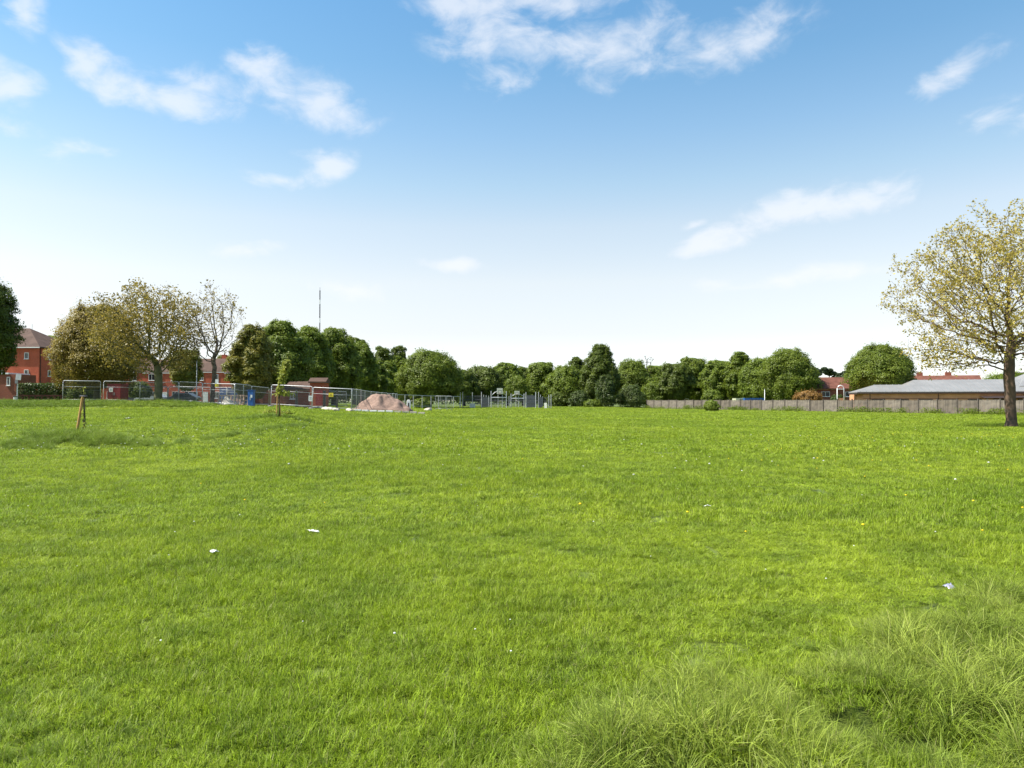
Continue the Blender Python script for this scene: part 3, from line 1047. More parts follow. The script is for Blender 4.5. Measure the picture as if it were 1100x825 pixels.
def branch_tree(name, x, y, g, trunk_pts, attr, leafm, barkm, label, seed, rad, tip=.011, step=.28, infl=2.6, kill=.42, leaf_s=.06, per=3, spread=.14, expo=2.25, twig=.35, clumpn=0.0, up=.1, leaf_density=None):
    r = np.random.RandomState(seed)
    root = empty(name, (x, y, g), label, 'tree')
    N, par = colonise(r, attr, trunk_pts, step, infl, kill, up=up)
    n = len(N)
    # extra fine twigs on the outer nodes
    kids = np.zeros(n, int)
    for i in range(1, n): kids[par[i]] += 1
    tips = np.where(kids == 0)[0]
    extra, ep = [], []
    for t in tips:
        d0 = N[t] - N[par[t]]; d0 /= np.linalg.norm(d0) + 1e-9
        for k in range(2):
            d1 = d0 + r.randn(3) * .65; d1 /= np.linalg.norm(d1)
            extra.append(N[t] + d1 * twig * (.4 + .8 * r.rand())); ep.append(t)
    N = np.concatenate([N, np.array(extra)]); par = np.concatenate([par, np.array(ep)]).astype(int)
    n = len(N)
    acc = np.zeros(n); radn = np.zeros(n)
    ch = [[] for _ in range(n)]
    for i in range(1, n): ch[par[i]].append(i)
    for i in range(n - 1, -1, -1):
        radn[i] = max(tip * .6, acc[i] ** (1 / expo)) if ch[i] else tip * .6
        if i: acc[par[i]] += radn[i] ** expo
    k = rad / radn[min(2, n - 1)]
    # blend so that the trunk gets its true radius while twigs keep theirs
    w = np.clip(np.log(radn / tip + 1e-9) / np.log(radn[0] / tip), 0, 1)
    radn = radn * (k ** w)
    radn[0] *= 1.3
    verts, faces = [], []
    ring = {}
    sides = 6

    def mkring(c, d, rr, m):
        ref = np.array([0, 0, 1.]) if abs(d[2]) < .8 else np.array([1., 0, 0])
        a = np.cross(d, ref); a /= np.linalg.norm(a) + 1e-9; b = np.cross(d, a)
        s0 = len(verts)
        for q in range(m):
            t = 2 * math.pi * q / m
            jj = 1 + (.12 * math.sin(3 * t + c[2] * 5) if rr > .12 else 0)
            verts.append(c + (a * math.cos(t) + b * math.sin(t)) * rr * jj)
        return s0
    for i in range(1, n):
        p = par[i]
        d = N[i] - N[p]; d /= np.linalg.norm(d) + 1e-9
        m = 10 if radn[p] > .09 else (5 if radn[p] > .03 else 3)
        r0 = radn[p] if (len(ch[p]) == 1 or radn[i] > .8 * radn[p]) else radn[i] * 1.12
        dd = d
        if p > 0 and len(ch[p]) == 1:
            pd = N[p] - N[par[p]]; pd /= np.linalg.norm(pd) + 1e-9
            dd = (d + pd); dd /= np.linalg.norm(dd)
        a = mkring(N[p], dd, r0, m)
        de = d
        if ch[i]:
            q = ch[i][0]
            nd_ = N[q] - N[i]; nd_ /= np.linalg.norm(nd_) + 1e-9
            if len(ch[i]) == 1:
                de = d + nd_; de /= np.linalg.norm(de)
        b = mkring(N[i], de, radn[i], m)
        for q in range(m):
            faces.append((a + q, a + (q + 1) % m, b + (q + 1) % m, b + q))
    me = bpy.data.meshes.new('trunk')
    me.from_pydata([tuple(v) for v in verts], [], faces)
    link('trunk', me, barkm, root, smooth=True)
    cand = np.where(radn < .035)[0]
    cand = cand[cand > len(trunk_pts)]
    if leaf_density is not None:
        cand = cand[r.rand(len(cand)) < leaf_density(N[cand])]
    rep = np.repeat(cand, per)
    P_ = N[rep] + r.randn(len(rep), 3) * spread
    nm = r.randn(len(rep), 3) + np.array([0, 0, .6])
    V, Fx = leaf_quads(P_, nm, leaf_s * (.5 + 1.0 * r.rand(len(rep))), r)
    link('crown', np_mesh('crown', V, Fx, 4), leafm, root)
    return root


def attractors(r, n, c, rad, low_flat=.9, shell=.5, cut=None):
    P_ = []
    while len(P_) < n:
        d = r.randn(3); d /= np.linalg.norm(d)
        q = r.rand() ** (1 / 3 if r.rand() < 1 - shell else 1 / 7)
        p = d * q
        lump = .86 + .14 * math.sin(5 * math.atan2(d[1], d[0]) + d[2] * 4) + .08 * math.sin(9 * d[2] + 4 * d[0])
        p = p * lump
        if p[2] < -low_flat: continue
        w = np.array(c) + p * np.array(rad)
        if cut is None or cut(w): P_.append(w)
    return np.array(P_)


# big sparse tree on the right
D = 46.0; x = PX(1086, D); g = PZ(459, D)
g = h(x, D)
r = np.random.RandomState(3)
A = attractors(r, 4300, (-.1, 0, 8.25), (7.2, 6.8, 5.5), .95, .35)
A = np.concatenate([A, attractors(r, 420, (-3.4, .3, 4.6), (3.1, 3.0, 1.5), .95, .3)])
tp = [(0, 0, -.1), (0, 0, .45), (-.02, 0, 1.1), (-.05, .02, 1.8), (-.06, .0, 2.5), (-.08, .03, 3.2), (-.05, .04, 3.9), (0, .02, 4.5), (.06, 0, 5.1)]
branch_tree('sparse_tree', x, D, g, tp, A, L_yellow, M_bark_red, 'big sparse tree with yellowish young leaves, standing alone on the grass at the right', 5, .30, tip=.0115, step=.27, infl=2.2, kill=.38, leaf_s=.072, per=6, spread=.13, twig=.45, leaf_density=lambda P: np.clip(2.6 * vnoise(P[:, 0] * .9 + P[:, 1] * .5 + 9, P[:, 2] * .9 + P[:, 1] * .4) - .55 + .10 * (P[:, 2] - 8), .12, 1))

# maple-like tree with brown-olive foliage on the left mound
D = 71.0; x = PX(170, D); g = h(x, D)
A = attractors(r, 3000, (-1.1, 0, 6.9), (5.9, 5.2, 4.6), .95, .35)
tp = [(0, 0, -.1), (0, 0, .6), (.02, 0, 1.3), (.0, .02, 2.0), (-.02, 0, 2.7), (-.1, 0, 3.3)]
branch_tree('sparse_tree', x, D, g, tp, A, L_olive, M_bark_green, 'wide olive-brown tree with thick pale trunk on the left mound, behind the wire fence', 8, .36, tip=.016, step=.32, infl=2.3, kill=.42, leaf_s=.10, per=5, spread=.22, twig=.5)

# nearly bare tree next to it
D = 70.0; x = PX(228, D); g = h(x, D)
A = attractors(r, 1300, (.0, 0, 7.6), (3.1, 3.0, 3.9), .95, .3)
tp = [(0, 0, -.1), (0, 0, .5), (.02, 0, 1.1), (.05, .02, 1.7), (.1, 0, 2.3), (.18, 0, 2.9)]
branch_tree('sparse_tree', x, D, g, tp, A, L_olive, M_bark, 'nearly bare small tree with dark forking branches right of the thick pale trunk', 9, .20, tip=.017, step=.32, infl=2.4, kill=.46, leaf_s=.085, per=3, spread=.22, twig=.5, leaf_density=lambda P: np.clip((P[:, 2] - 5) / 5, .12, .8))

# bare twiggy treetop in the tree line
D = 185.0; x = PX(695, D); g = h(x, D)
A = attractors(r, 160, (0, 0, 10.6), (2.4, 2.4, 2.6), .95, .3)
branch_tree('bare_tree', x, D, g, [(0, 0, -.1), (0, 0, 2), (0, 0, 4), (0, 0, 6), (0, 0, 7.5)], A, L_dark, M_bark_dark, 'bare twiggy treetop sticking out of the tree line left of the timber fence end', 12, .2, tip=.05, step=.5, infl=4, kill=.8, leaf_s=.12, per=1, spread=.2, twig=.6, leaf_density=lambda P: np.full(len(P), .5))


# ------------------------------------------------------------------ buildings
def window(parent, c, w, hgt, rz=0.0, bars=1, framem=None):
    """frame ring with sill plus pane, facing -Y in its own frame (rz turns it)"""
    fm = MB(); t = .07
    def pt(dx, dy, dz):
        return (c[0] + dx * math.cos(rz) - dy * math.sin(rz), c[1] + dx * math.sin(rz) + dy * math.cos(rz), c[2] + dz)
    for sx in (-1, 1):
        fm.box(pt(sx * (w / 2 - t / 2), -.03, 0), (t, .10, hgt), rz)
    for sz in (-1, 1):
        fm.box(pt(0, -.03, sz * (hgt / 2 - t / 2)), (w - 2 * t, .10, t), rz)
    for k in range(bars):
        fm.box(pt(-w / 2 + w * (k + 1) / (bars + 1), -.03, 0), (.05, .08, hgt - 2 * t), rz)
    fm.box(pt(0, -.06, -hgt / 2 - .035), (w + .16, .16, .06), rz)
    f = fm.build('window', framem or M_white, parent)
    MB().box(pt(0, -.012, 0), (w - 2 * t, .02, hgt - 2 * t), rz).build('pane', M_glass, f)
    return f


def hip_roof(W, Dp, z, rise, over=.4, gable=False):
    """roof over footprint W x Dp centred at origin"""
    a, b = W / 2 + over, Dp / 2 + over
    k = 0 if gable else min(b, a * .8)
    t = .16
    v = [(-a, -b, z), (a, -b, z), (a, b, z), (-a, b, z), (-a + k, 0, z + rise), (a - k, 0, z + rise),
         (-a, -b, z - t), (a, -b, z - t), (a, b, z - t), (-a, b, z - t)]
    f = [(0, 1, 5, 4), (2, 3, 4, 5), (1, 2, 5), (3, 0, 4), (6, 7, 1, 0), (7, 8, 2, 1), (8, 9, 3, 2), (9, 6, 0, 3), (9, 8, 7, 6)]
    return MB().add(v, f)


# red brick flats on the left
D0 = 112.0
cx0 = PX(45, D0)
rz = R(-3)
g = 1.3
W, Dp = 15.0, 11.0
ev = PZ(374, D0) - g
root = empty('brick_flats', (cx0 - W / 2, D0 + Dp / 2, g), 'three-storey red brick block of flats with brown hipped roof behind the dark tree', 'building', rz=rz)
MB().box((0, 0, ev / 2), (W, Dp, ev)).build('wall', M_brick_o, root)
hip_roof(W, Dp, ev + .16, PZ(350, D0) - PZ(374, D0), .35).build('roof', M_tile, root)
MB().box((0, -Dp / 2 - .38, ev + .06), (W + .7, .1, .14)).build('gutter', M_white, root)
for (dx, zz) in ((5.6, .86), (5.6, .55), (1.8, .86), (1.8, .55), (-1.2, .86), (-1.2, .55), (-4, .86), (-4, .55)):
    window(root, (dx, -Dp / 2, ev * zz), .65, .95, bars=0)
for yy in (-3.2, 1.8):
    for zz in (.86, .55):
        window(root, (W / 2, yy, ev * zz), .65, .95, rz=math.pi / 2, bars=0)
MB().tube([(W / 2 + .06, -Dp / 2 + .3, 0), (W / 2 + .06, -Dp / 2 + .3, ev)], .05, 6).build('downpipe', M_fascia, root)
MB().tube([(2.4, 0, ev + 2.6), (2.4, 0, ev + 4.2)], .03, 5).build('aerial', M_steel_d, root)

# low brick outbuilding at the left edge
D1 = 96.0
x1 = PX(-12, D1); x2 = PX(17, D1)
g = 1.35
ht = PZ(402, D1) - g
root = empty('brick_outbuilding', ((x1 + x2) / 2, D1 + 2, g), 'low flat-roofed brick outbuilding at the left edge with one narrow window', 'building')
MB().box((0, 0, ht / 2), (x2 - x1, 4, ht)).build('wall', M_brick_b, root)
MB().box((-.6, 0, ht + .1), (x2 - x1 - .6, 4.3, .2)).build('parapet', M_white, root)
window(root, ((PX(9, D1) - (x1 + x2) / 2), -2, PZ(409.5, D1) - g), .42, 1.1, bars=0)


def house(name, x, y, g, W, Dp, ev, rise, label, wallm, roofm, wins, rz=0, gable=True, chim=True, door=None, group=None):
    root = empty(name, (x, y, g), label, 'house', group, rz)
    if gable:
        v = [(-W / 2, -Dp / 2, 0), (W / 2, -Dp / 2, 0), (W / 2, Dp / 2, 0), (-W / 2, Dp / 2, 0),
             (-W / 2, -Dp / 2, ev), (W / 2, -Dp / 2, ev), (W / 2, Dp / 2, ev), (-W / 2, Dp / 2, ev),
             (-W / 2, 0, ev + rise * .96), (W / 2, 0, ev + rise * .96)]
        MB().add(v, [(0, 1, 5, 4), (2, 3, 7, 6), (1, 2, 6, 9, 5), (3, 0, 4, 8, 7), (3, 2, 1, 0), (4, 5, 9, 8), (6, 7, 8, 9)]).build('wall', wallm, root)
    else:
        MB().box((0, 0, ev / 2), (W, Dp, ev)).build('wall', wallm, root)
    hip_roof(W, Dp, ev + .16, rise, .03 if group else .3, gable).build('roof', roofm, root)
    if chim:
        ch = MB().box((W * .3, .4, ev + rise + .2), (.9, .6, 1.5)).build('chimney', wallm, root)
        MB().tube([(W * .3, .4, ev + rise + .94), (W * .3, .4, ev + rise + 1.25)], .12).build('chimney_pot', M_tile_r, ch)
    for (dx, dz, w_, h_) in wins:
        window(root, (dx, -Dp / 2, dz), w_, h_)
    if door is not None:
        d = MB().box((door, -Dp / 2 - .03, 1.03), (.95, .08, 2.06)).build('door', M_white, root)
        MB().tube([(door + .35, -Dp / 2 - .1, 1.0), (door + .35, -Dp / 2 - .1, 1.15)], .02, 6).build('handle', M_steel, d)
    MB().box((0, -Dp / 2 - .08, ev + .02), (W, .09, .12)).build('gutter', M_white, root)
    return root


# terrace of red brick houses behind the building site
DT = 142.0
labs = ['red brick terraced house behind the thick pale trunk, leftmost of the terrace',
        'red brick terraced house between the thick pale trunk and the lamp post',
        'red brick terraced house behind the bare-branched tree and the lamp post',
        'red brick terraced house behind the blue container, rightmost of the terrace']
for k in range(4):
    xa, xb = PX(108 + k * 44, DT), PX(152 + k * 44, DT)
    g = 1.3
    ev = PZ(400, DT) - g
    W = xb - xa - .02
    house('terraced_house', (xa + xb) / 2, DT + 4, g, W, 7.5, ev - .15 * (k % 2), 2.7, labs[k], M_brick_o, M_tile,
          [(-2.1, ev - .95, 1.2, 1.2), (-.4, ev - .95, .7, 1.2), (2.2, ev - .95, 1.2, 1.2), (-2.0, 1.5, 1.7, 1.3), (2.4, 1.5, 1.2, 1.3)], door=.4, group='red brick terrace behind the building site')

# brick bungalow and gabled hut behind the site
DB = 86.0
xb = PX(325, DB)
house('brick_bungalow', xb, DB + 2.2, 1.0, 3.8, 4, PZ(419, DB) - 1.0, .9, 'small red brick building with a low brown roof behind the leaning sapling', M_brick_b, M_tile,
      [(-1.1, 1.2, .8, .7), (1.1, 1.2, .8, .7)], door=None, chim=False)
DB = 84.0
root = empty('brick_hut', (PX(343, DB), DB, h(PX(343, DB), DB)), 'narrow bright red brick hut beside the black timber posts', 'hut')
hh = PZ(411, DB) - root.location.z
MB().box((0, 0, hh / 2), (1.7, 1.7, hh)).build('wall', M_brick, root)
hip_roof(1.7, 1.7, hh + .1, .45, .15, True).build('roof', M_tile, root)
MB().box((.2, -.88, .95), (.75, .05, 1.9)).build('door', M_red, root)
D = 89.0
xa, xb = PX(268, D), PX(308, D)
root = empty('brick_wall', ((xa + xb) / 2, D, h((xa + xb) / 2, D)), 'low red brick wall with pale coping behind the fence, left of the leaning sapling', 'wall')
zt = PZ(413.5, D) - root.location.z
MB().box((0, 0, zt / 2), (xb - xa, .22, zt)).build('wall', M_brick, root)
MB().box((0, 0, zt + .04), (xb - xa + .1, .32, .08)).build('coping', M_stone, root)
for q in (-.5, -.17, .17, .5):
    MB().box((q * (xb - xa), -.06, zt / 2 + .05), (.4, .4, zt + .1)).build('pier', M_brick_b, root)

# brick house on the right
DB = 150.0
xb = (PX(874, DB) + PX(938, DB)) / 2
ev = PZ(418, DB)
house('brick_house', xb, DB + 4, 0, 12.5, 8, ev, PZ(405.5, DB) - ev, 'red brick house with plain brown roof between the tree line and the round tree', M_brick_b, M_tile_r,
      [(-3.6, ev - 1.0, 1.7, 1.0), (1.6, ev - 1.0, 2.4, 1.0), (4.0, ev - 1.0, 1.4, 1.0), (-3.0, 1.0, 1.6, 1.1)], gable=True, chim=False, door=-.6)
# long house with gable behind the school
DB = 165.0
xa, xb_ = PX(965, DB), PX(1057, DB)
ev = PZ(417, DB)
root = house('long_brick_house', (xa + xb_) / 2, DB + 4, 0, xb_ - xa, 8, ev, PZ(403.5, DB) - ev, 'long brick house with brown roof and pale gable edge behind the school roof', M_brick_b, M_tile_r,
             [(-5, ev - 1.2, 1.6, 1.1), (0, ev - 1.2, 1.6, 1.1), (5, ev - 1.2, 1.6, 1.1)], chim=False, rz=R(-16))
Wl = xb_ - xa
rs = PZ(403.5, DB) - ev
for sgn in (-1, 1):
    p0 = Vector((Wl / 2 + .33, sgn * 4.3, ev)); p1 = Vector((Wl / 2 + .33, 0, ev + rs + .1))
    MB().tube([p0, p1], .13, 4).build('bargeboard', M_stone, root)
for dx in (-2.2, 3.6):
    c = MB().box((dx, .3, ev + rs + .25), (1.2, .7, 1.3)).build('chimney', M_brick_b, root)
    for q in (-.3, .3):
        MB().tube([(dx + q, .3, ev + rs + .9), (dx + q, .3, ev + rs + 1.2)], .1).build('chimney_pot', M_tile_r, c)

# low school building with standing seam roof
DS = 116.0
g = 0.0
xl = PX(927, DS)
xr = xl + 42
rz = R(-16)
root = empty('school_building', (xl, DS, g), 'long low school building with grey metal roof and peach brick walls', 'building', rz=rz)
Ls, Ws = 46.0, 13.0
wall_h = 2.75
MB().box((Ls / 2, Ws / 2, wall_h / 2), (Ls, Ws, wall_h)).build('wall', M_brick_p, root)


def seam_roof(x0, x1, y0, y1, z, rise, k, name='roof'):
    mb = MB()
    yc = (y0 + y1) / 2
    t = .14
    v = [(x0, y0, z), (x1, y0, z), (x1, y1, z), (x0, y1, z), (x0 + k, yc, z + rise), (x1 - k, yc, z + rise),
         (x0, y0, z - t), (x1, y0, z - t), (x1, y1, z - t), (x0, y1, z - t)]
    mb.add(v, [(0, 1, 5, 4), (2, 3, 4, 5), (1, 2, 5), (3, 0, 4), (6, 7, 1, 0), (7, 8, 2, 1), (8, 9, 3, 2), (9, 6, 0, 3), (9, 8, 7, 6)])
    o = mb.build(name, M_metalroof, root)
    sb = MB(); xx = x0 + .45
    while xx < x1 - .2:
        tt = min(1, (xx - x0) / k, (x1 - xx) / k)
        yt = y0 + (yc - y0) * tt
        sb.tube([(xx, y0 + .02, z + .02), (xx, yt, z + rise * tt + .02)], .05, 4)
        xx += .9
    sb.build('roof_seams', M_steel_d, o)
    return o


seam_roof(-.9, 17, -.5, Ws * .62, wall_h + .32, 1.15, 3.2)
seam_roof(5.2, 46.9, -.35, Ws + .9, wall_h + .34, 1.95, 3.4)
seam_roof(22.0, 46.0, 2.2, Ws + 3.5, wall_h + 1.15, 2.2, 3.4, 'upper_roof')
MB().box((Ls / 2, -.45, wall_h + .12), (Ls + 1.6, .1, .24)).box((-.83, Ws * .3, wall_h + .1), (.1, Ws * .62, .34)).build('fascia', M_fascia, root)
MB().box((Ls / 2, -.2, wall_h + .03), (Ls + .8, .36, .04)).build('soffit', M_brick_b, root)
MB().box((Ls / 2, -.02, 2.02), (Ls - .05, .08, .06)).build('wall_band', M_brick_b, root)
for k in range(13):
    xw = 2.2 + k * 3.3
    window(root, (xw, 0, 1.35), 1.9, 1.15, bars=2, framem=M_fascia)
for k in range(5):
    xw = 1.0 + k * 9.5
    MB().tube([(xw, -.12, 0), (xw, -.12, wall_h)], .05, 6).build('downpipe', M_fascia, root)
cv = MB().add([(16, -2.6, 2.1), (30, -2.6, 2.3), (30, -.05, 2.55), (16, -.05, 2.35), (16, -2.6, 2.02), (30, -2.6, 2.22), (30, -.05, 2.47), (16, -.05, 2.27)],
              [(0, 1, 2, 3), (7, 6, 5, 4), (0, 4, 5, 1), (1, 5, 6, 2), (2, 6, 7, 3), (3, 7, 4, 0)]).build('canopy', M_fascia, root)
for k in range(5):
    MB().tube([(16.3 + 3.35 * k, -2.5, 0), (16.3 + 3.35 * k, -2.5, 2.1)], .05, 6).build('canopy_post', M_steel_d, cv)

# ------------------------------------------------------------------ timber fence on the right
pA = Vector((PX(695, 158), 158, 0)); pB = Vector((PX(1110, 84), 84, 0))
dirv = (pB - pA).normalized()
total = (pB - pA).length + 14
np_ = int(total / 2.72)
root = empty('timber_fence', (pA.x, pA.y, 0), 'long weathered grey-brown close-boarded timber fence along the far right edge of the field', 'fence')
ang = math.atan2(dirv.y, dirv.x)
rr = random.Random(4)
panel_meshes = []
for v in range(5):
    mb = MB(); xx = -1.33
    while xx < 1.3:
        w = .095
        hh = 1.62 + rr.uniform(-.02, .02)
        mb.box((xx + w / 2, rr.choice((-.014, .012)), .08 + hh / 2), (w - .004, .018, hh), rz=rr.uniform(-.02, .02))
        xx += w
    mb.box((0, .04, .5), (2.66, .04, .08)).box((0, .04, 1.3), (2.66, .04, .08)).box((0, 0, 1.725), (2.68, .06, .035)).box((0, 0, .07), (2.66, .025, .13))
    o = mb.build('fence_panel', M_wood if v % 2 else M_wood_b, root)
    panel_meshes.append(o.data)
    bpy.data.objects.remove(o)
postm = MB().box((0, -.03, .93), (.13, .14, 1.86)).box((0, -.03, 1.88), (.16, .17, .04)).build('fence_post', M_bark_dark if 0 else mat('post_wood', (.10, .085, .07), .9, .1, var=.3), root)
pm = postm.data
bpy.data.objects.remove(postm)
for k in range(np_):
    p = pA + dirv * (2.72 * k)
    c = p + dirv * 1.36
    z0 = h(p.x, p.y); z1 = h(c.x, c.y)
    a = bpy.data.objects.new('fence_post', pm); C.objects.link(a); a.parent = root
    a.location = (p.x - pA.x, p.y - pA.y, z0); a.rotation_euler = (rr.uniform(-.01, .01), rr.uniform(-.015, .015), ang)
    b = bpy.data.objects.new('fence_panel', rr.choice(panel_meshes)); C.objects.link(b); b.parent = root
    b.location = (c.x - pA.x, c.y - pA.y, z1 + rr.uniform(-.03, .03)); b.rotation_euler = (rr.uniform(-.012, .012), rr.uniform(-.006, .006), ang)

# weeds along its foot (uncountable) and the leafy shrub on it
r = np.random.RandomState(77)
Pw = []
for k in range(420):
    t = r.rand() * total
    if vnoise(t * .16 + 3, 1.0) < .40 and r.rand() < .8: continue
    p = pA + dirv * t
    hh = .25 + .65 * r.rand() ** 2
    m = int(34 + 60 * hh)
    c = np.array([p.x - .3 - .3 * r.rand() * 1, p.y - .35 - .3 * r.rand(), h(p.x, p.y - .4)])
    q = r.randn(m, 3) * np.array([.35, .25, .0]); q[:, 2] = r.rand(m) * hh
    Pw.append(c + q)
Pw = np.concatenate(Pw)
V, Fx = leaf_quads(Pw, r.randn(len(Pw), 3), .07 * (.6 + r.rand(len(Pw))), r)
tag(link('weeds', np_mesh('weeds', V, Fx, 4), L_mid), 'green weeds and brambles growing along the foot of the timber fence', 'weeds', kind='stuff')
t0 = pA + dirv * 26
crown_tree('shrub', 764, t0.y * 1.0 - 14, 429, 9, 441, 'dome', L_lime, 'leafy shrub growing against the front of the timber fence', 'shrub', n=2600, s=.1, lobes=12, seed=905, trunk_r=.04)
crown_tree('shrub', 1013, 95, 436, 6, 445, 'dome', L_lime, 'low leafy shrub at the fence foot in front of the school canopy', 'shrub', n=1500, s=.09, lobes=10, seed=907, trunk_r=.03)
crown_tree('shrub', 792, 133, 432, 6, 441, 'dome', L_shrub, 'small shrub at the fence foot in front of the blue container', 'shrub', n=1500, s=.09, lobes=10, seed=908, trunk_r=.03)

# things behind the timber fence
D = 168.0
root = empty('football_goal', (PX(730, D), D, h(PX(730, D), D)), 'white football goal behind the left end of the timber fence', 'goal')
hg = PZ(428.3, D) - root.location.z; wg = (PX(740, D) - PX(721, D)) / 2
MB().tube([(-wg, 0, 0), (-wg, 0, hg)], .06).build('upright', M_white, root)
MB().tube([(wg, 0, 0), (wg, 0, hg)], .06).build('upright', M_white, root)
MB().tube([(-wg, 0, hg), (wg, 0, hg)], .07).build('crossbar', M_white, root)
D = 150.0
def container(px0, px1, top, D, m, label, dz=0, name='container'):
    x0, x1 = PX(px0, D), PX(px1, D); g = h((x0 + x1) / 2, D); hh = PZ(top, D) - g; W = x1 - x0
    root = empty(name, ((x0 + x1) / 2, D + 1.2, g), label, 'container')
    mb = MB(); k = max(4, int(W / .3))
    for i in range(k):       # corrugated sides
        mb.box((-W / 2 + W * (i + .5) / k, -1.2 + (.03 if i % 2 else 0), hh / 2), (W / k, .05, hh - .22))
        mb.box((-W / 2 + W * (i + .5) / k, 1.2 - (.03 if i % 2 else 0), hh / 2), (W / k, .05, hh - .22))
    mb.box((-W / 2 + .03, 0, hh / 2), (.05, 2.3, hh - .22)).box((W / 2 - .03, 0, hh / 2), (.05, 2.3, hh - .22))
    mb.build('body', m, root)
    fr = MB().box((0, 0, hh - .06), (W + .04, 2.5, .12)).box((0, 0, .1), (W + .04, 2.5, .14))
    for sx in (-1, 1):
        for sy in (-1, 1): fr.box((sx * (W / 2 - .05), sy * 1.2, hh / 2), (.13, .13, hh - .1))
    fr.build('container_frame', m, root)
    dr = MB().box((-W / 2 + .55, -1.25, hh * .48), (.85, .05, hh * .8)).build('door', m, root)
    MB().tube([(-W / 2 + .8, -1.3, hh * .2), (-W / 2 + .8, -1.3, hh * .8)], .02, 6).build('handle', M_steel, dr)
    return root
container(800, 821, 427.6, 150, M_blue, 'blue container roof showing over the timber fence left of the thin pole')
container(790.5, 799.5, 427.8, 151, mat('cream_paint', (.5, .52, .34), .6, .3), 'cream container touching the left end of the blue one behind the fence')


def pole(px, D, top, rad, label, arm=False, name='pole', m=None):
    x = PX(px, D); g = h(x, D); hh = PZ(top, D) - g
    root = empty(name, (x, D, g), label, 'pole')
    MB().tube([(0, 0, -.1), (0, 0, .9), (0, 0, .95), (0, 0, hh)], [rad * 1.4, rad * 1.4, rad, rad * .8]).build('post', m or M_steel, root, smooth=True)
    MB().tube([(0, 0, hh), (0, 0, hh + .06)], rad * 1.3, 8).build('cap', M_steel_d, root)
    return root
pole(821.5, 148, 418, .07, 'thin pale pole behind the timber fence at the right end of the blue container')
pole(211, 72, 388, .045, 'thin grey pole rising above the wire fence between the two sparse trees')
D = 120
root = empty('playground_frame', (PX(903, D), D, 0), 'white arched play frame behind the timber fence in front of the brick house', 'frame')
hh = PZ(414, D)
MB().tube([(-.55, 0, 0), (-.55, 0, hh - .5), (-.35, 0, hh - .12), (0, 0, hh), (.35, 0, hh - .12), (.55, 0, hh - .5), (.55, 0, 0)], .07).build('arch', M_white, root, smooth=True)
MB().box((0, 0, hh * .45), (1.0, .04, .5)).build('panel', M_brick_p, root)
MB().tube([(-.5, 0, hh - .6), (.5, 0, hh - .6)], .04).build('crossbar', M_white, root)

# ------------------------------------------------------------------ temporary site fence (left)
def panel_proto(W, label):
    root = empty('wire_fence_panel', (0, 0, 0), label, 'fence panel', 'temporary wire fence panels round the building site')
    Hh = 2.0; rc = .12
    pts = [(-W / 2, 0, .12)] + [(-W / 2, 0, Hh - rc), (-W / 2 + rc * .3, 0, Hh - rc * .3), (-W / 2 + rc, 0, Hh), (W / 2 - rc, 0, Hh), (W / 2 - rc * .3, 0, Hh - rc * .3), (W / 2, 0, Hh - rc), (W / 2, 0, .12)]
    mb = MB().tube(pts, .03, 8)
    mb.tube([(-W / 2, 0, .25), (W / 2, 0, .25)], .022).tube([(-W / 2, 0, 1.45), (W / 2, 0, 1.45)], .014)
    mb.build('frame', M_steel, root, smooth=True)
    w = MB(); x = -W / 2 + .1
    while x < W / 2 - .03:
        w.box((x, 0, 1.12), (.0055, .004, 1.74)); x += .07
    z = .3
    while z < 1.98:
        w.box((0, .005, z), (W - .04, .004, .0055)); z += .22
    w.build('wire_mesh', M_wire, root)
    for sx in (-1, 1):
        MB().box((sx * W / 2, 0, .06), (.22, .62, .12)).build('foot', M_foot, root, bevel=.02)
        MB().tube([(sx * W / 2 + .0, -.03, 1.75), (sx * W / 2, .05, 1.75)], .045, 6).build('clamp', M_steel_d, root)
    return root


path = [(67, 69.5), (108, 70.5), (110.5, 69.8), (150, 71), (168, 73), (217, 69), (252, 66.5), (270, 73), (289, 78), (290.5, 68), (335, 67), (377.5, 66.5), (392, 78), (410, 88), (427, 97)]
ORD = 'first second third fourth fifth sixth seventh eighth ninth tenth eleventh twelfth thirteenth fourteenth fifteenth sixteenth seventeenth eighteenth nineteenth twentieth'.split()


def panels(path, label, zoff=0, first=None):
    pr = first
    cnt = 0
    for (a, b) in zip(path[:-1], path[1:]):
        if abs(a[0] - b[0]) < 3: continue
        p0 = Vector((PX(a[0], a[1]), a[1], 0)); p1 = Vector((PX(b[0], b[1]), b[1], 0))
        L = (p1 - p0).length
        k = max(1, round(L / 3.5))
        for i in range(k):
            q0 = p0.lerp(p1, i / k); q1 = p0.lerp(p1, (i + 1) / k)
            c = (q0 + q1) / 2
            if pr is None:
                pr = panel_proto(3.45, label); o = pr
            else:
                o = copy_tree(pr)
            o['label'] = label % ORD[cnt]
            cnt += 1
            o.location = (c.x, c.y, h(c.x, c.y) - .03 + zoff)
            z0, z1 = h(q0.x, q0.y), h(q1.x, q1.y)
            s = (q1 - q0).length / 3.5
            o.scale = (s, 1, 1)
            o.rotation_euler = (0, -math.atan2(z1 - z0, (q1 - q0).length), math.atan2(q1.y - q0.y, q1.x - q0.x))
    return pr
pr = panels(path, 'grey tubular wire fence panel, %s from the left in the front line')
panels([(90, 82), (137, 86), (180, 88), (226, 88), (262, 84), (290, 86), (330, 92), (372, 96)], 'grey wire fence panel, %s from the left in the line behind the front one', first=pr)
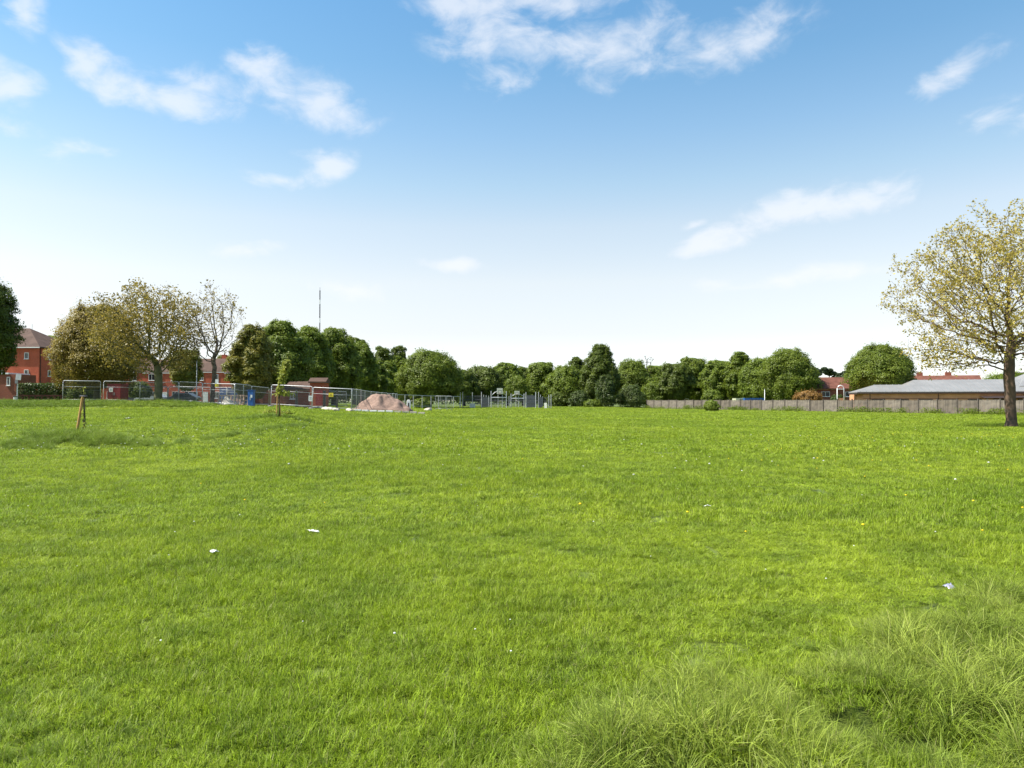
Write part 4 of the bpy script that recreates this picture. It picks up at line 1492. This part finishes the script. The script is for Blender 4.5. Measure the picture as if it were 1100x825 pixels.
# two panels stacked loose near the railing
for k, (px, D, a) in enumerate(((474, 100, .12), (479, 100.6, -.1))):
    o = copy_tree(pr); o.location = (PX(px, D), D, h(PX(px, D), D)); o.scale = (.45, 1, .95); o.rotation_euler = (0, 0, a)
    o['label'] = 'narrow loose wire fence panel between gravel heap and ball court, %s of the pair' % ('left' if k == 0 else 'right')
    o['group'] = 'spare fence panels'

# low metal railing from heap to ball court
root = empty('metal_railing', (PX(425, 104), 104, h(PX(425, 104), 104)), 'low grey metal railing running from the gravel heap to the ball court', 'railing')
g0 = root.location.z
xs = [PX(p, 104 + (p - 425) * .3) for p in (425, 435, 444, 453.5, 463, 471, 479, 487, 494)]
ys = [104 + (p - 425) * .3 for p in (425, 435, 444, 453.5, 463, 471, 479, 487, 494)]
tops = []
for x, y in zip(xs, ys):
    z = h(x, y) - g0
    MB().tube([(x - root.location.x, y - 104, z - .1), (x - root.location.x, y - 104, z + 1.95)], .05, 6).build('post', M_steel, root)
    tops.append((x - root.location.x, y - 104, z + 1.95))
MB().tube(tops, .04, 6).build('top_rail', M_steel, root)
MB().tube([(a, b, c - 1.6) for a, b, c in tops], .025, 6).build('bottom_rail', M_steel, root)
mb = MB()
for (a, b) in zip(tops[:-1], tops[1:]):
    for i in range(1, 8):
        p = Vector(a).lerp(Vector(b), i / 8)
        mb.box((p.x, p.y, p.z - .85), (.008, .008, 1.6))
mb.build('wire_mesh', M_wire, root)

# lone fence: goal-like frame left etc. signs ---------------------------
def sign(px, py0, py1, wpx, D, m, label, mark=None, post=False, name='sign'):
    x = PX(px, D); z0, z1 = PZ(py1, D), PZ(py0, D); W = wpx * D / F; Hh = z1 - z0
    root = empty(name, (x, D, z0), label, 'sign')
    MB().box((0, 0, Hh / 2), (W, .012, Hh)).build('board', m, root)
    if mark == 'triangle':
        a = Hh * .38
        MB().add([(-a, -.009, Hh * .2), (a, -.009, Hh * .2), (0, -.009, Hh * .85)], [(0, 1, 2)]).build('warning_symbol', M_black, root)
        a *= .55
        MB().add([(-a, -.012, Hh * .3), (a, -.012, Hh * .3), (0, -.012, Hh * .68)], [(0, 1, 2)]).build('warning_symbol', M_yellow, root)
    if mark == 'lines':
        mb = MB()
        for q in (.3, .5, .7): mb.box((0, -.009, Hh * q), (W * .6, .004, Hh * .06))
        mb.build('lettering', M_steel_d, root)
    return root
sign(355.5, 422, 426.3, 5, 66.55, M_yellow, 'yellow warning sign with a triangle on the front wire fence, left of the gravel heap', 'triangle')
sign(333.5, 425, 431, 4, 66.8, M_white, 'white notice board on the front wire fence between the sapling and the black post', 'lines')
sign(232.8, 412.5, 415.5, 4, 67.8, M_yellow, 'yellow sign on the wire fence beside the bare-branched tree', 'triangle')
sign(232.8, 407.5, 412, 3.4, 67.8, M_white, 'small white sign just above the yellow one beside the bare-branched tree')
sign(119, 416.5, 421, 4.2, 79.2, M_white, 'white notice on the dark red steel store', 'lines')

# dark red steel store
def store(px0, px1, top, D, m, label, name='steel_store', lab2=None, depth=1.0):
    x0, x1 = PX(px0, D), PX(px1, D); g = h((x0 + x1) / 2, D); hh = PZ(top, D) - g; W = x1 - x0
    root = empty(name, ((x0 + x1) / 2, D + depth / 2 + .05, g), label, 'cabinet')
    MB().box((0, 0, hh / 2), (W, depth, hh)).build('body', m, root, bevel=.03)
    MB().box((0, 0, hh + .03), (W + .1, depth + .1, .06)).build('lid', m, root)
    for sx in (-1, 1):
        d = MB().box((sx * W * .24, -depth / 2 - .02, hh * .5), (W * .45, .03, hh * .88)).build('door', m, root)
        MB().box((sx * W * .05, -depth / 2 - .045, hh * .5), (.03, .03, .3)).build('handle', M_steel, d)
    return root
store(115, 129.5, 413, 79.5, M_red, 'dark red steel site store with a white notice behind the wire fence', depth=1.6)
st = store(265.8, 271.8, 419.5, 66.2, M_blue, 'tall narrow blue cabinet at the corner of the wire fence', depth=.5)
MB().box((.1, -.3, .9), (.16, .01, .25)).build('label_plate', M_white, st)
container(236, 266, 417, 88, M_blue, 'long low blue container inside the building site behind the wire fence')

# parked vehicles inside the site
def car(px, D, m, label, L=4.1, Hh=1.45, rz=0, van=False):
    x = PX(px, D); root = empty('parked_car', (x, D, h(x, D)), label, 'car', rz=rz)
    prof = [(-.5, .32), (-.5, .62), (-.36, .66), (-.24, 1.0), (.2, 1.0), (.40, .68), (.5, .58), (.5, .32)] if not van else [(-.5, .2), (-.5, .98), (-.46, 1.0), (.2, 1.0), (.34, .62), (.5, .5), (.5, .2)]
    def prism(pr, w, y=0):
        mb = MB(); n = len(pr)
        v = [(a * L, -w / 2, b * Hh) for a, b in pr] + [(a * L, w / 2, b * Hh) for a, b in pr]
        return mb.add(v, [tuple(range(n)), tuple(range(2 * n - 1, n - 1, -1))] + [(i, (i + 1) % n, n + (i + 1) % n, n + i) for i in range(n)])
    prism(prof, 1.7).build('body', m, root, bevel=.05)
    gl = [(-.33, .68), (-.23, .95), (.18, .95), (.35, .68)] if not van else [(.1, .66), (.1, .94), (.19, .94), (.31, .66)]
    prism(gl, 1.73).build('side_windows', M_glass, root)
    for sx in (-.31, .31):
        for sy in (-.8, .8):
            w = MB().tube([(sx * L, sy - .1, .31), (sx * L, sy + .1, .31)], .31, 16).build('wheel', M_tyre, root, smooth=False)
            MB().tube([(sx * L, sy - .12, .31), (sx * L, sy + .12, .31)], .18, 10).build('rim', M_silver, w)
    for sy in (-.6, .6):
        MB().box((L * .5, sy, .5 * Hh), (.06, .3, .14)).build('headlight', M_white, root)
        MB().box((-L * .5, sy, .52 * Hh), (.06, .22, .16)).build('tail_light', M_red, root)
    return root
car(163, 104, M_silver, 'silver parked car behind the two fence lines, left of the thick pale trunk')
car(198, 104, M_darkcar, 'dark parked car between the thick pale trunk and the thin grey pole')
car(290, 106, M_silver, 'silver parked car behind the leaning sapling', rz=.2)
car(313, 112, M_white, 'white parked car right of the leaning sapling', rz=math.pi)
car(137, 108, M_darkcar, 'dark parked van behind the dark red steel store', Hh=1.9, L=4.6, van=True)

# leaning pallets and rubble
def pallet(px, D, a, tilt, label):
    x = PX(px, D); root = empty('timber_pallet', (x, D, h(x, D)), label, 'pallet', 'pale timber pallets inside the fence', rz=a)
    root.rotation_euler = (tilt, 0, a)
    mb = MB()
    for i in range(6): mb.box((-.75 + i * .3, 0, .5), (.11, .03, .95))
    mb.build('slats', M_wood_l, root)
    MB().box((0, .05, .08), (1.7, .06, .1)).box((0, .05, .5), (1.7, .06, .1)).box((0, .05, .93), (1.7, .06, .1)).build('bearers', M_wood_l, root)
M_wood_l = mat('pale_timber', (.55, .38, .27), .8, .2, var=.2, scale=5)
pallet(243, 70.0, .05, -.2, 'pale slatted pallet leaning left of the others near the blue container')
pallet(252.5, 69.6, -.04, -.15, 'pale slatted pallet in the middle of three near the blue container')
pallet(260.5, 69.6, .08, -.25, 'pale slatted pallet next to the narrow blue cabinet')


def heap(name, px, D, wpx, top, m, label, cat, seed, flat=.25, ry=.7, n=90, rough_=.05, pts=26):
    x = PX(px, D); g = h(x, D); Rr = wpx * D / F / 2; Hh = PZ(top, D) - g
    V, Fx = [], []
    rngs = 30
    for i in range(rngs + 1):
        q = i / rngs
        for k in range(n):
            a = 2 * math.pi * k / n
            rr_ = q * (1 + .08 * math.sin(3 * a + seed) + .05 * math.sin(7 * a))
            prof = 1 if q < flat else max(0, 1 - (q - flat) / (1 - flat)) ** 1.05
            X, Y = rr_ * Rr * math.cos(a), rr_ * Rr * ry * math.sin(a)
            z = Hh * prof + (float(vnoise(X * 2.2 + seed * 5, Y * 2.2)) - .5) * rough_ * 3 * (1 if q < .97 else .2) + (float(vnoise(X * 7, Y * 7 + seed)) - .5) * rough_
            V.append((X, Y, z if q < 1 else -.12))
    for i in range(rngs):
        for k in range(n):
            k2 = (k + 1) % n
            Fx.append((i * n + k, (i + 1) * n + k, (i + 1) * n + k2, i * n + k2))
    o = MB().add(V, Fx).build(name, m, None, smooth=True)
    o.location = (x, D, g)
    return tag(o, label, cat)
heap('gravel_heap', 409, 73.5, 66, 424.3, M_sand, 'large flat-topped heap of reddish gravel behind the wire fence', 'heap', 2, flat=.27, rough_=.11)
r = np.random.RandomState(12)
_pts = []
for k in range(160):
    a = r.rand() * 6.28; q = (.93 + .22 * r.rand() ** 2) * 66 * 73.5 / F / 2
    x_, y_ = PX(409, 73.5) + q * math.cos(a), 73.5 + q * .7 * math.sin(a)
    _pts.append((x_, y_, h(x_, y_) + .02))
heap('rubble_heap', 243, 68.4, 17, 427.5, M_stone, 'small heap of pale rubble in front of the leaning pallets', 'heap', 4, flat=.1, rough_=.12)
heap('soil_heap', 352, 68.0, 18, 436.5, M_stone, 'low pale sand heap at the foot of a black post', 'heap', 6, flat=.2, rough_=.06)


def boulder(px, D, w, hh, label, seed, m=M_stone, cat='stone'):
    x = PX(px, D)
    bm = bmesh.new(); bmesh.ops.create_icosphere(bm, subdivisions=3, radius=1)
    for v in bm.verts:
        k = 1 + .35 * (float(vnoise(v.co.x * 1.6 + seed * 3, v.co.y * 1.6 + v.co.z)) - .5)
        v.co = Vector((v.co.x * w / 2 * k, v.co.y * w / 3 * k, v.co.z * hh / 2 * k))
    me = bpy.data.meshes.new('stone'); bm.to_mesh(me); bm.free()
    o = link('stone_slab', me, m); o.location = (x, D, h(x, D) + hh * .3)
    o.rotation_euler = (.1, -.15, seed)
    return tag(o, label, cat)
boulder(460, 92, 1.15, .45, 'pale flat stone slab on the grass edge right of the gravel heap', 1)
boulder(375, 66.0, .8, .3, 'small pale stone near the foot of the fence left of the gravel heap', 2)
boulder(361, 65.6, .6, .3, 'smallest pale stone below the yellow warning sign', 3)

# broken concrete kerb in front of the heap
rr = random.Random(9)
root = empty('concrete_kerb', (PX(410, 68), 68, h(PX(410, 68), 68)), 'broken line of pale concrete kerb slabs along the foot of the gravel heap', 'kerb')
for k in range(9):
    D_ = 67.5 + .25 * k
    px = 384 + k * 8.6
    x = PX(px, D_)
    MB().box((x - root.location.x, D_ - 68, h(x, D_) - root.location.z + .07), (.62, .22, .16 + .05 * rr.random()), rz=rr.uniform(-.12, .12), ry=rr.uniform(-.06, .06)).build('kerb_slab', M_white if k < 5 else M_stone, root, bevel=.015)
# path behind the heap
mb = MB()
pp = [(PX(392, 72), 71), (PX(470, 80), 80), (PX(470, 86), 86), (PX(392, 78), 77)]
mbp = [(x, y, h(x, y) + .05) for x, y in pp]

# white moulded barrier beside the heap
D = 76.0
root = empty('plastic_barrier', (PX(439, D), D, h(PX(439, D), D)), 'upright white plastic barrier with dark slot at the right side of the gravel heap', 'barrier')
mb = MB(); hh = PZ(429.5, D) - root.location.z; w = .2
out = [(-w, .05), (-w, hh - .15), (-w * .6, hh), (w * .6, hh), (w, hh - .15), (w, .05)]
v = [(a, -.05, b) for a, b in out] + [(a, .05, b) for a, b in out]
mb.add(v, [tuple(range(6)), tuple(range(11, 5, -1))] + [(i, (i + 1) % 6, 6 + (i + 1) % 6, 6 + i) for i in range(6)])
mb.build('panel', M_white, root, bevel=.03)
MB().box((0, -.056, hh * .55), (.12, .01, hh * .4)).build('slot', M_black, root)
MB().box((0, 0, .03), (.5, .4, .06)).build('foot', M_black, root)

# black timber posts with rail in the site
for k, (px, lab) in enumerate(((318.5, 'thick black post left of the white notice board, inside the wire fence'), (348.5, 'thick black post right of the red brick hut, inside the wire fence'), (362, 'black post just right of the yellow warning sign'))):
    D = 69.5; x = PX(px, D); g = h(x, D)
    root = empty('black_post', (x, D, g), lab, 'post')
    hh = PZ(419.5, D) - g
    MB().box((0, 0, hh / 2), (.22 if k < 2 else .15, .22, hh)).build('post', M_black, root, bevel=.02)
    MB().box((0, 0, .05), (.5, .4, .14)).build('base_block', M_black, root, bevel=.02)
D = 69.2
root = empty('ground_beam', (PX(334, D), D, h(PX(334, D), D)), 'dark timber ground beam lying between the two thick black posts', 'beam')
W = (PX(346, D) - PX(321, D))
MB().box((0, 0, .1), (W, .2, .18)).build('beam', M_black, root)
MB().box((0, 0, .215), (W, .24, .05)).build('pale_cap', M_stone, root)

# ------------------------------------------------------------------ far left: sign pole, bin, knee rail, hedge
D = 69.0
x = PX(18.5, D); g = h(x, D)
root = empty('signpost', (x, D, g), 'grey signpost with square plates near the left edge on the mound', 'signpost')
hh = PZ(401.5, D) - g
MB().tube([(0, 0, -.1), (0, 0, hh)], .045).build('post', M_steel, root)
MB().box((.12, -.06, hh - .3), (.5, .02, .55), ry=.1).build('sign_plate', M_steel, root)
MB().box((-.08, -.06, hh - .75), (.24, .02, .3)).build('sign_plate', M_steel_d, root)
D = 68.4; x = PX(16.3, D)
root = empty('litter_bin', (x, D, h(x, D)), 'small white litter bin at the foot of the signpost', 'bin')
MB().tube([(0, 0, 0), (0, 0, .4)], [.12, .15], 12).build('body', M_white, root)
MB().tube([(0, 0, .4), (0, 0, .46), (0, 0, .5)], [.17, .17, .08], 12).build('lid', M_black, root)
D = 74.0
root = empty('knee_rail', (PX(44, D), D, h(PX(44, D), D)), 'low reddish timber knee rail in front of the hedge at the far left', 'railing')
g0 = root.location.z
zt = PZ(425, D) - g0
MB().box((0, 0, zt), (PX(68, D) - PX(21, D), .12, .16)).build('rail', M_rail, root)
for k in range(7):
    MB().box((PX(24 + 7 * k, D) - root.location.x, 0, zt / 2 - .1), (.14, .12, zt + .1)).build('post', M_rail, root)
# clipped hedge: leafy block
D = 84.0
x0, x1 = PX(22, D), PX(68, D); g = h((x0 + x1) / 2, D)
r = np.random.RandomState(41)
root = empty('hedge', ((x0 + x1) / 2, D, g), 'long dark green clipped hedge behind the knee rail below the red brick flats', 'hedge')
W, hh = x1 - x0, PZ(411.5, D) - g
n = 11000
P_ = np.stack([(r.rand(n) - .5) * W, (r.rand(n) - .5) * 1.6, r.rand(n) * hh], 1)
top = hh * (.9 + .12 * vnoise(P_[:, 0] * 1.1, 0 * P_[:, 0] + 4.0))
P_[:, 2] = np.minimum(P_[:, 2], top + .05 * r.randn(n))
k = (np.abs(P_[:, 1]) > .5) | (P_[:, 2] > top - .3)
P_ = P_[k]
V, Fx = leaf_quads(P_, np.stack([0 * P_[:, 0], P_[:, 1], .6 + 0 * P_[:, 0]], 1) + r.randn(len(P_), 3) * .6, .09 * (.6 + r.rand(len(P_))), r)
link('foliage', np_mesh('foliage', V, Fx, 4), L_olive_g if False else L_shrub, root)
mb = MB()
for k in range(9): mb.tube([(-W / 2 + W * (k + .5) / 9, 0, 0), (-W / 2 + W * (k + .5) / 9 + .1, .1, hh * .8)], [.06, .03], 5)
mb.build('stems', M_bark_dark, root)
# second dark hedge behind first fence panels
D = 90.0
crown_tree('shrub', 88, D, 409, 20, 428, 'dome', L_dark, 'dark wide bush behind the first wire fence panel, under the olive-brown tree', 'shrub', n=5000, s=.1, lobes=18, seed=333, trunk_r=.05)
crown_tree('shrub', 150, 96, 409, 14, 427, 'dome', L_dark, 'dark bush behind the fence between the red store and the thick pale trunk', 'shrub', n=3500, s=.1, lobes=14, seed=334, trunk_r=.05)

# ------------------------------------------------------------------ staked saplings
def leafy_sapling(px, D, root_lab, stakes, stem, leaves, tie):
    x = PX(px, D); g = h(x, D)
    root = empty('staked_sapling', (x, D, g), root_lab, 'sapling')
    for (a, b, rad) in stakes:
        MB().tube([a, b], rad, 8).build('stake', M_wood_y, root)
    MB().tube(stem[0], stem[1], 7).build('stem', M_bark, root, smooth=True)
    if tie:
        MB().tube([(tie[0] - .12, 0, tie[1]), (tie[0] + .14, 0, tie[1])], .045, 8).build('tie', M_black, root)
    r = np.random.RandomState(int(px))
    Pl = np.concatenate([np.array(c) + r.randn(int(n * 1.8), 3) * np.array(s) for c, s, n in leaves])
    V, Fx = leaf_quads(Pl, r.randn(len(Pl), 3), .055 * (.6 + r.rand(len(Pl))), r)
    link('leaves', np_mesh('leaves', V, Fx, 4), L_sap, root)
L_sap = leaf_mat('leaf_sapling', (.24, .27, .04), (.36, .37, .07), trans=.45)
k = 27.5 / F
leafy_sapling(86, 27.5, 'dead-looking sapling tied to a leaning yellow stake on the left bank',
              [((-.14, 0, -.2), (.1, 0, 1.36), .05)],
              ([(.12, .04, -.1), (.15, .04, .6), (.13, .02, 1.36), (.17, 0, 1.55), (.14, 0, 1.68)], [.032, .032, .025, .018, .008]),
              [((.15, 0, .5), (.03, .03, .28), 14), ((.14, 0, 1.55), (.02, .02, .08), 8)], (.12, 1.36))
k = 40 / F
leafy_sapling(299.5, 40.0, 'young leafy sapling leaning right above its two stakes on the grass',
              [((-.12, 0, -.2), (-.06, 0, 1.62), .032), ((.14, 0, -.2), (.02, 0, .95), .026)],
              ([(.03, 0, -.1), (.02, 0, .9), (.0, 0, 1.6), (.12, 0, 2.0), (.28, 0, 2.4), (.4, 0, 2.8), (.5, 0, 3.0)], [.04, .036, .034, .03, .026, .022, .015]),
              [((.02, 0, 1.5), (.08, .08, .12), 90), ((.32, 0, 1.28), (.24, .1, .06), 110), ((.13, 0, 2.0), (.09, .09, .14), 120), ((.26, 0, 2.4), (.10, .1, .16), 150), ((.4, 0, 2.75), (.10, .1, .16), 150), ((.48, 0, 2.95), (.08, .08, .1), 60),
               ((-.4, 0, .35), (.2, .1, .04), 40), ((.4, 0, .3), (.18, .1, .05), 40)], None)

# ------------------------------------------------------------------ ball court
DC = 132.0
xc = PX(545, DC); gc = h(xc, DC)
root = empty('ball_court_fence', (xc, DC, gc), 'grey steel post and mesh enclosure of the ball court in the middle distance', 'fence')
def cpost(px, top, D=DC, rad=.06):
    x = PX(px, D)
    z = h(x, D) - gc
    MB().tube([(x - xc, D - DC, z - .1), (x - xc, D - DC, PZ(top, D) - gc)], rad, 6).build('post', M_steel, root)
for px, top, dd in ((494.5, 421.5, 0), (497, 421, 0), (507.5, 421.5, 0), (517.2, 421, 0), (519.6, 424, 10), (522.3, 424.5, 12), (525, 425, 6), (546.8, 425.5, 6), (565, 421.3, 0),
                (571.5, 424, 14), (575.5, 421, 0), (578.6, 421, 2), (580.7, 424, 12), (583, 426, 20), (589.5, 424, 6), (592, 423.7, 0)):
    cpost(px, top, DC + dd, .075 if top < 423 else .055)
M_court = mat('court_mesh', (.13, .135, .145), .5, .4, .2, var=.2)
def cmesh(pa, pb, top, D0_, D1_, st=.14):
    mb = MB()
    xa, xb = PX(pa, D0_), PX(pb, D1_)
    L = math.hypot(xb - xa, D1_ - D0_); nb = int(L / st)
    for i in range(nb + 1):
        t = i / nb; x = xa + (xb - xa) * t; y = D0_ + (D1_ - D0_) * t
        zt_ = CAM_Z + (PZ(top, D0_) - CAM_Z)
        z0_ = h(x, y)
        mb.box((x - xc, y - DC, (z0_ + zt_) / 2 - gc), (.035, .02, zt_ - z0_))
    for q in (.03, .35, .68, 1.0):
        za = h(xa, D0_) * (1 - q) + zt_ * q - gc
        mb.tube([(xa - xc, D0_ - DC, za), (xb - xc, D1_ - DC, za)], .03, 5)
    mb.build('mesh_panel', M_court, root)
cmesh(497, 507.5, 425.5, DC, DC); cmesh(507.5, 517.2, 425.5, DC, DC); cmesh(517.2, 526, 426.5, DC, DC + 18)
cmesh(546.5, 549, 426, DC, DC, .3); cmesh(565, 575.5, 424.5, DC + 4, DC + 14, .2); cmesh(578.6, 583, 426.5, DC, DC + 18, .12); cmesh(584.5, 592, 427.5, DC, DC, .16)
cmesh(519, 583, 427.5, DC + 22, DC + 22, .28)


def court_goal(pa, pb, D, bar, top_side, bb, vert, label):
    x0, x1 = PX(pa, D), PX(pb, D); xm = (x0 + x1) / 2; g = h(xm, D)
    root = empty('court_goal', (xm, D, g), label, 'goal', 'ball court goals')
    w = (x1 - x0) / 2; zb = PZ(bar, D) - g; zs = PZ(top_side, D) - g
    for sx in (-1, 1):
        MB().tube([(sx * w, 0, -.1), (sx * w, 0, zs)], .075, 8).build('upright', M_steel, root)
    MB().tube([(-w, 0, zb), (w, 0, zb)], .085, 8).build('crossbar', M_steel, root)
    pts = []
    for i in range(11):
        t = i / 10 * 2 - 1
        pts.append((t * w, 0, zb + .25 + (zs - zb - .3) * (1 - t * t)))
    MB().tube(pts, .05, 6).build('arch', M_steel, root, smooth=True)
    mb = MB()
    for v_ in vert:
        xx = PX(v_, D) - xm
        mb.tube([(xx, .02, 0), (xx, .02, zb + .5)], .055, 6)
    mb.build('bars', M_steel, root)
    mb = MB()
    for i in range(int(w * 2 / .16)):
        mb.box((-w + .16 * (i + .5), .6, zb / 2), (.03, .02, zb))
    mb.box((0, .6, zb), (2 * w, .05, .05)).build('back_mesh', M_court, root)
    ba, bb_, ty, by = bb
    bx0, bx1 = PX(ba, D) - xm, PX(bb_, D) - xm; z0_, z1_ = PZ(by, D) - g, PZ(ty, D) - g
    b = MB().box(((bx0 + bx1) / 2, -.12, (z0_ + z1_) / 2), (bx1 - bx0, .05, z1_ - z0_)).build('backboard', M_cream, root)
    mb = MB(); cxb = (bx0 + bx1) / 2; t_ = .05
    mw, mh = .3, .22
    zc_ = z0_ + (z1_ - z0_) * .42
    mb.box((cxb, -.15, zc_ + mh), (2 * mw, .01, t_)).box((cxb, -.15, zc_ - mh), (2 * mw, .01, t_)).box((cxb - mw, -.15, zc_), (t_, .01, 2 * mh)).box((cxb + mw, -.15, zc_), (t_, .01, 2 * mh)).build('target_square', M_steel_d, b)
    hp = [(cxb + .23 * math.cos(a), -.42 + .23 * math.sin(a), z0_ + .15) for a in [i * math.pi / 8 for i in range(17)]]
    MB().tube(hp, .02, 5).build('hoop', M_red, root)
    return root
M_cream = mat('cream_board', (.62, .62, .50), .5, .3, var=.1)
court_goal(527.6, 544, DC - .4, 427, 420, (533.8, 540, 417, 423.3), (535, 539.5), 'larger left ball court goal with arched top and the higher backboard')
court_goal(549, 563, DC + 9, 428, 422.8, (552.6, 558, 420, 424.3), (554.2, 557), 'smaller right ball court goal with the lower backboard')
def aboard(px, D, top, w, label):
    x = PX(px, D); g = h(x, D); hh = PZ(top, D) - g
    root = empty('white_board', (x, D, g), label, 'board')
    MB().box((0, -.15, hh / 2), (w, .03, hh * 1.03), rx=-.18).build('front_board', M_cream, root)
    MB().box((0, .15, hh / 2), (w, .03, hh * 1.03), rx=.18).build('back_board', M_cream, root)
aboard(506.3, DC - 2, 433.5, .55, 'pale folding board leaning left of its twin at the left end of the ball court')
aboard(509.3, DC - 2, 433.5, .4, 'pale folding board right of its twin at the left end of the ball court')
aboard(586, DC - 2, 432.8, .45, 'white folding board at the right end of the ball court')

# ------------------------------------------------------------------ radio mast far away
D = 950.0
x = PX(343, D); g = h(x, D)
root = empty('radio_mast', (x, D, g), 'thin red and white radio mast rising far behind the tall row of trees', 'mast')
zt = PZ(312, D) - g
nseg = 24
M_mr = mat('mast_grey', (.03, .028, .03), .6, .1)
M_mw = mat('mast_white', (.8, .8, .8), .6, .3)
for k in range(nseg):
    z0, z1 = zt * k / nseg, zt * (k + 1) / nseg
    mb = MB(); w = .42
    for sx in (-1, 1):
        for sy in (-1, 1): mb.tube([(sx * w, sy * w, z0), (sx * w, sy * w, z1)], .17, 4)
    q = z0
    while q < z1 - .5:
        for sy in (-1, 1): mb.tube([(-w, sy * w, q), (w, sy * w, min(q + 1.6, z1))], .09, 4)
        q += 1.6
    mb.build('mast_section', M_mw if k in (21, 17) else M_mr, root)
MB().tube([(0, 0, zt), (0, 0, zt + 4)], .2, 6).build('antenna', M_mr, root)

# ------------------------------------------------------------------ flowers and litter on the grass
def blobs(name, pts, s, m, label, cat, seed):
    r = np.random.RandomState(seed)
    bm = bmesh.new(); bmesh.ops.create_icosphere(bm, subdivisions=1, radius=1)
    base = np.array([v.co[:] for v in bm.verts]); fc = np.array([[v.index for v in f.verts] for f in bm.faces]); bm.free()
    sz = s * (.6 + .8 * r.rand(len(pts)))
    V = (np.asarray(pts)[:, None, :] + base[None] * (sz[:, None, None] * np.array([1, 1, .6]))).reshape(-1, 3)
    Fx = (fc[None] + (np.arange(len(pts)) * len(base))[:, None, None]).reshape(-1, 3)
    return tag(link(name, np_mesh(name, V, Fx, 3), m), label, cat, kind='stuff')
blobs('gravel_spill', np.array(_pts), .06, M_sand, 'loose gravel spilled round the foot of the heap', 'gravel', 7)
r = np.random.RandomState(90)
W_ = []
for k in range(170):
    px, D_ = -20 + 400 * r.rand(), 23 + 15 * r.rand() ** 1.3
    if vnoise(px / 30., D_ / 3) < .42: continue
    x = PX(px, D_); W_.append((x, D_, h(x, D_) + .10 + .04 * r.rand()))
for k in range(70):
    px, D_ = 300 + 830 * r.rand(), 12 + 34 * r.rand()
    x = PX(px, D_); W_.append((x, D_, h(x, D_) + .08))
for k in range(26):
    px, D_ = 1100 * r.rand(), 4 + 9 * r.rand()
    x = PX(px, D_); W_.append((x, D_, h(x, D_) + .065))
W_ = np.array(W_)
nearw = W_[:, 1] < 14
blobs('daisies', W_[nearw], .008, mat('daisy_white', (.7, .7, .66), .8, .2), 'tiny white daisies in the near grass', 'flowers', 1)
blobs('seed_heads', W_[~nearw], .022, mat('seedhead_white', (.62, .62, .56), .9, .1), 'white dandelion seed heads dotted over the field and left bank', 'flowers', 2)
Y_ = []
for k in range(75):
    px, D_ = (780 + 320 * r.rand(), 17 + 22 * r.rand()) if k < 50 else (200 + 900 * r.rand(), 8 + 22 * r.rand())
    x = PX(px, D_); Y_.append((x, D_, h(x, D_) + .085))
blobs('dandelions', np.array(Y_), .018, mat('dandelion_yellow', (.75, .55, .02), .8, .2), 'yellow dandelions scattered on the right half of the field', 'flowers', 3)


def ground_D(px, py):
    u, dz = ray(px, py)
    D_ = 2.0
    while D_ < 200 and CAM_Z + dz * D_ > h(u * D_, D_): D_ += .02
    return D_


def litter(px, py, w, hh, m, label, seed, name='paper_scrap', cat='litter'):
    D_ = ground_D(px, py); x = PX(px, D_, py)
    r = np.random.RandomState(seed); n = 9
    V = []
    for j in range(n):
        for i in range(n):
            a, b = i / (n - 1) - .5, j / (n - 1) - .5
            V.append((a * w * (1 + .2 * r.randn() * abs(b)), b * w * .7, hh * (.35 + .65 * r.rand()) * (1 - 1.2 * abs(a)) + .004))
    Fx = [(j * n + i, j * n + i + 1, (j + 1) * n + i + 1, (j + 1) * n + i) for j in range(n - 1) for i in range(n - 1)]
    o = MB().add(V, Fx).build(name, m, None, smooth=True)
    sd_ = o.modifiers.new('thickness', 'SOLIDIFY'); sd_.thickness = .0015
    o.location = (x, D_, h(x, D_) + .03); o.rotation_euler = (.15, .05, seed)
    return tag(o, label, cat)
M_paper = mat('white_paper', (.75, .75, .73), .7, .2, var=.05)
litter(230, 597, .085, .035, M_paper, 'crumpled white paper scrap, the lower left of the two on the near grass', 1)
litter(336.5, 574, .17, .02, M_paper, 'flat white paper strip lying on the grass right of the crumpled scrap', 2)
litter(760, 546.5, .10, .03, M_paper, 'small white scrap on the grass right of the middle of the field', 3)
litter(137, 450.5, .5, .05, M_paper, 'white sheet lying far off on the left bank behind the leaning stake', 4)
litter(1019, 637, .085, .05, mat('packet_foil', (.45, .36, .42), .3, .5, .3, col2=(.25, .3, .45), scale=30), 'crumpled pinkish crisp packet at the edge of the long grass on the right', 5, 'crisp_packet')
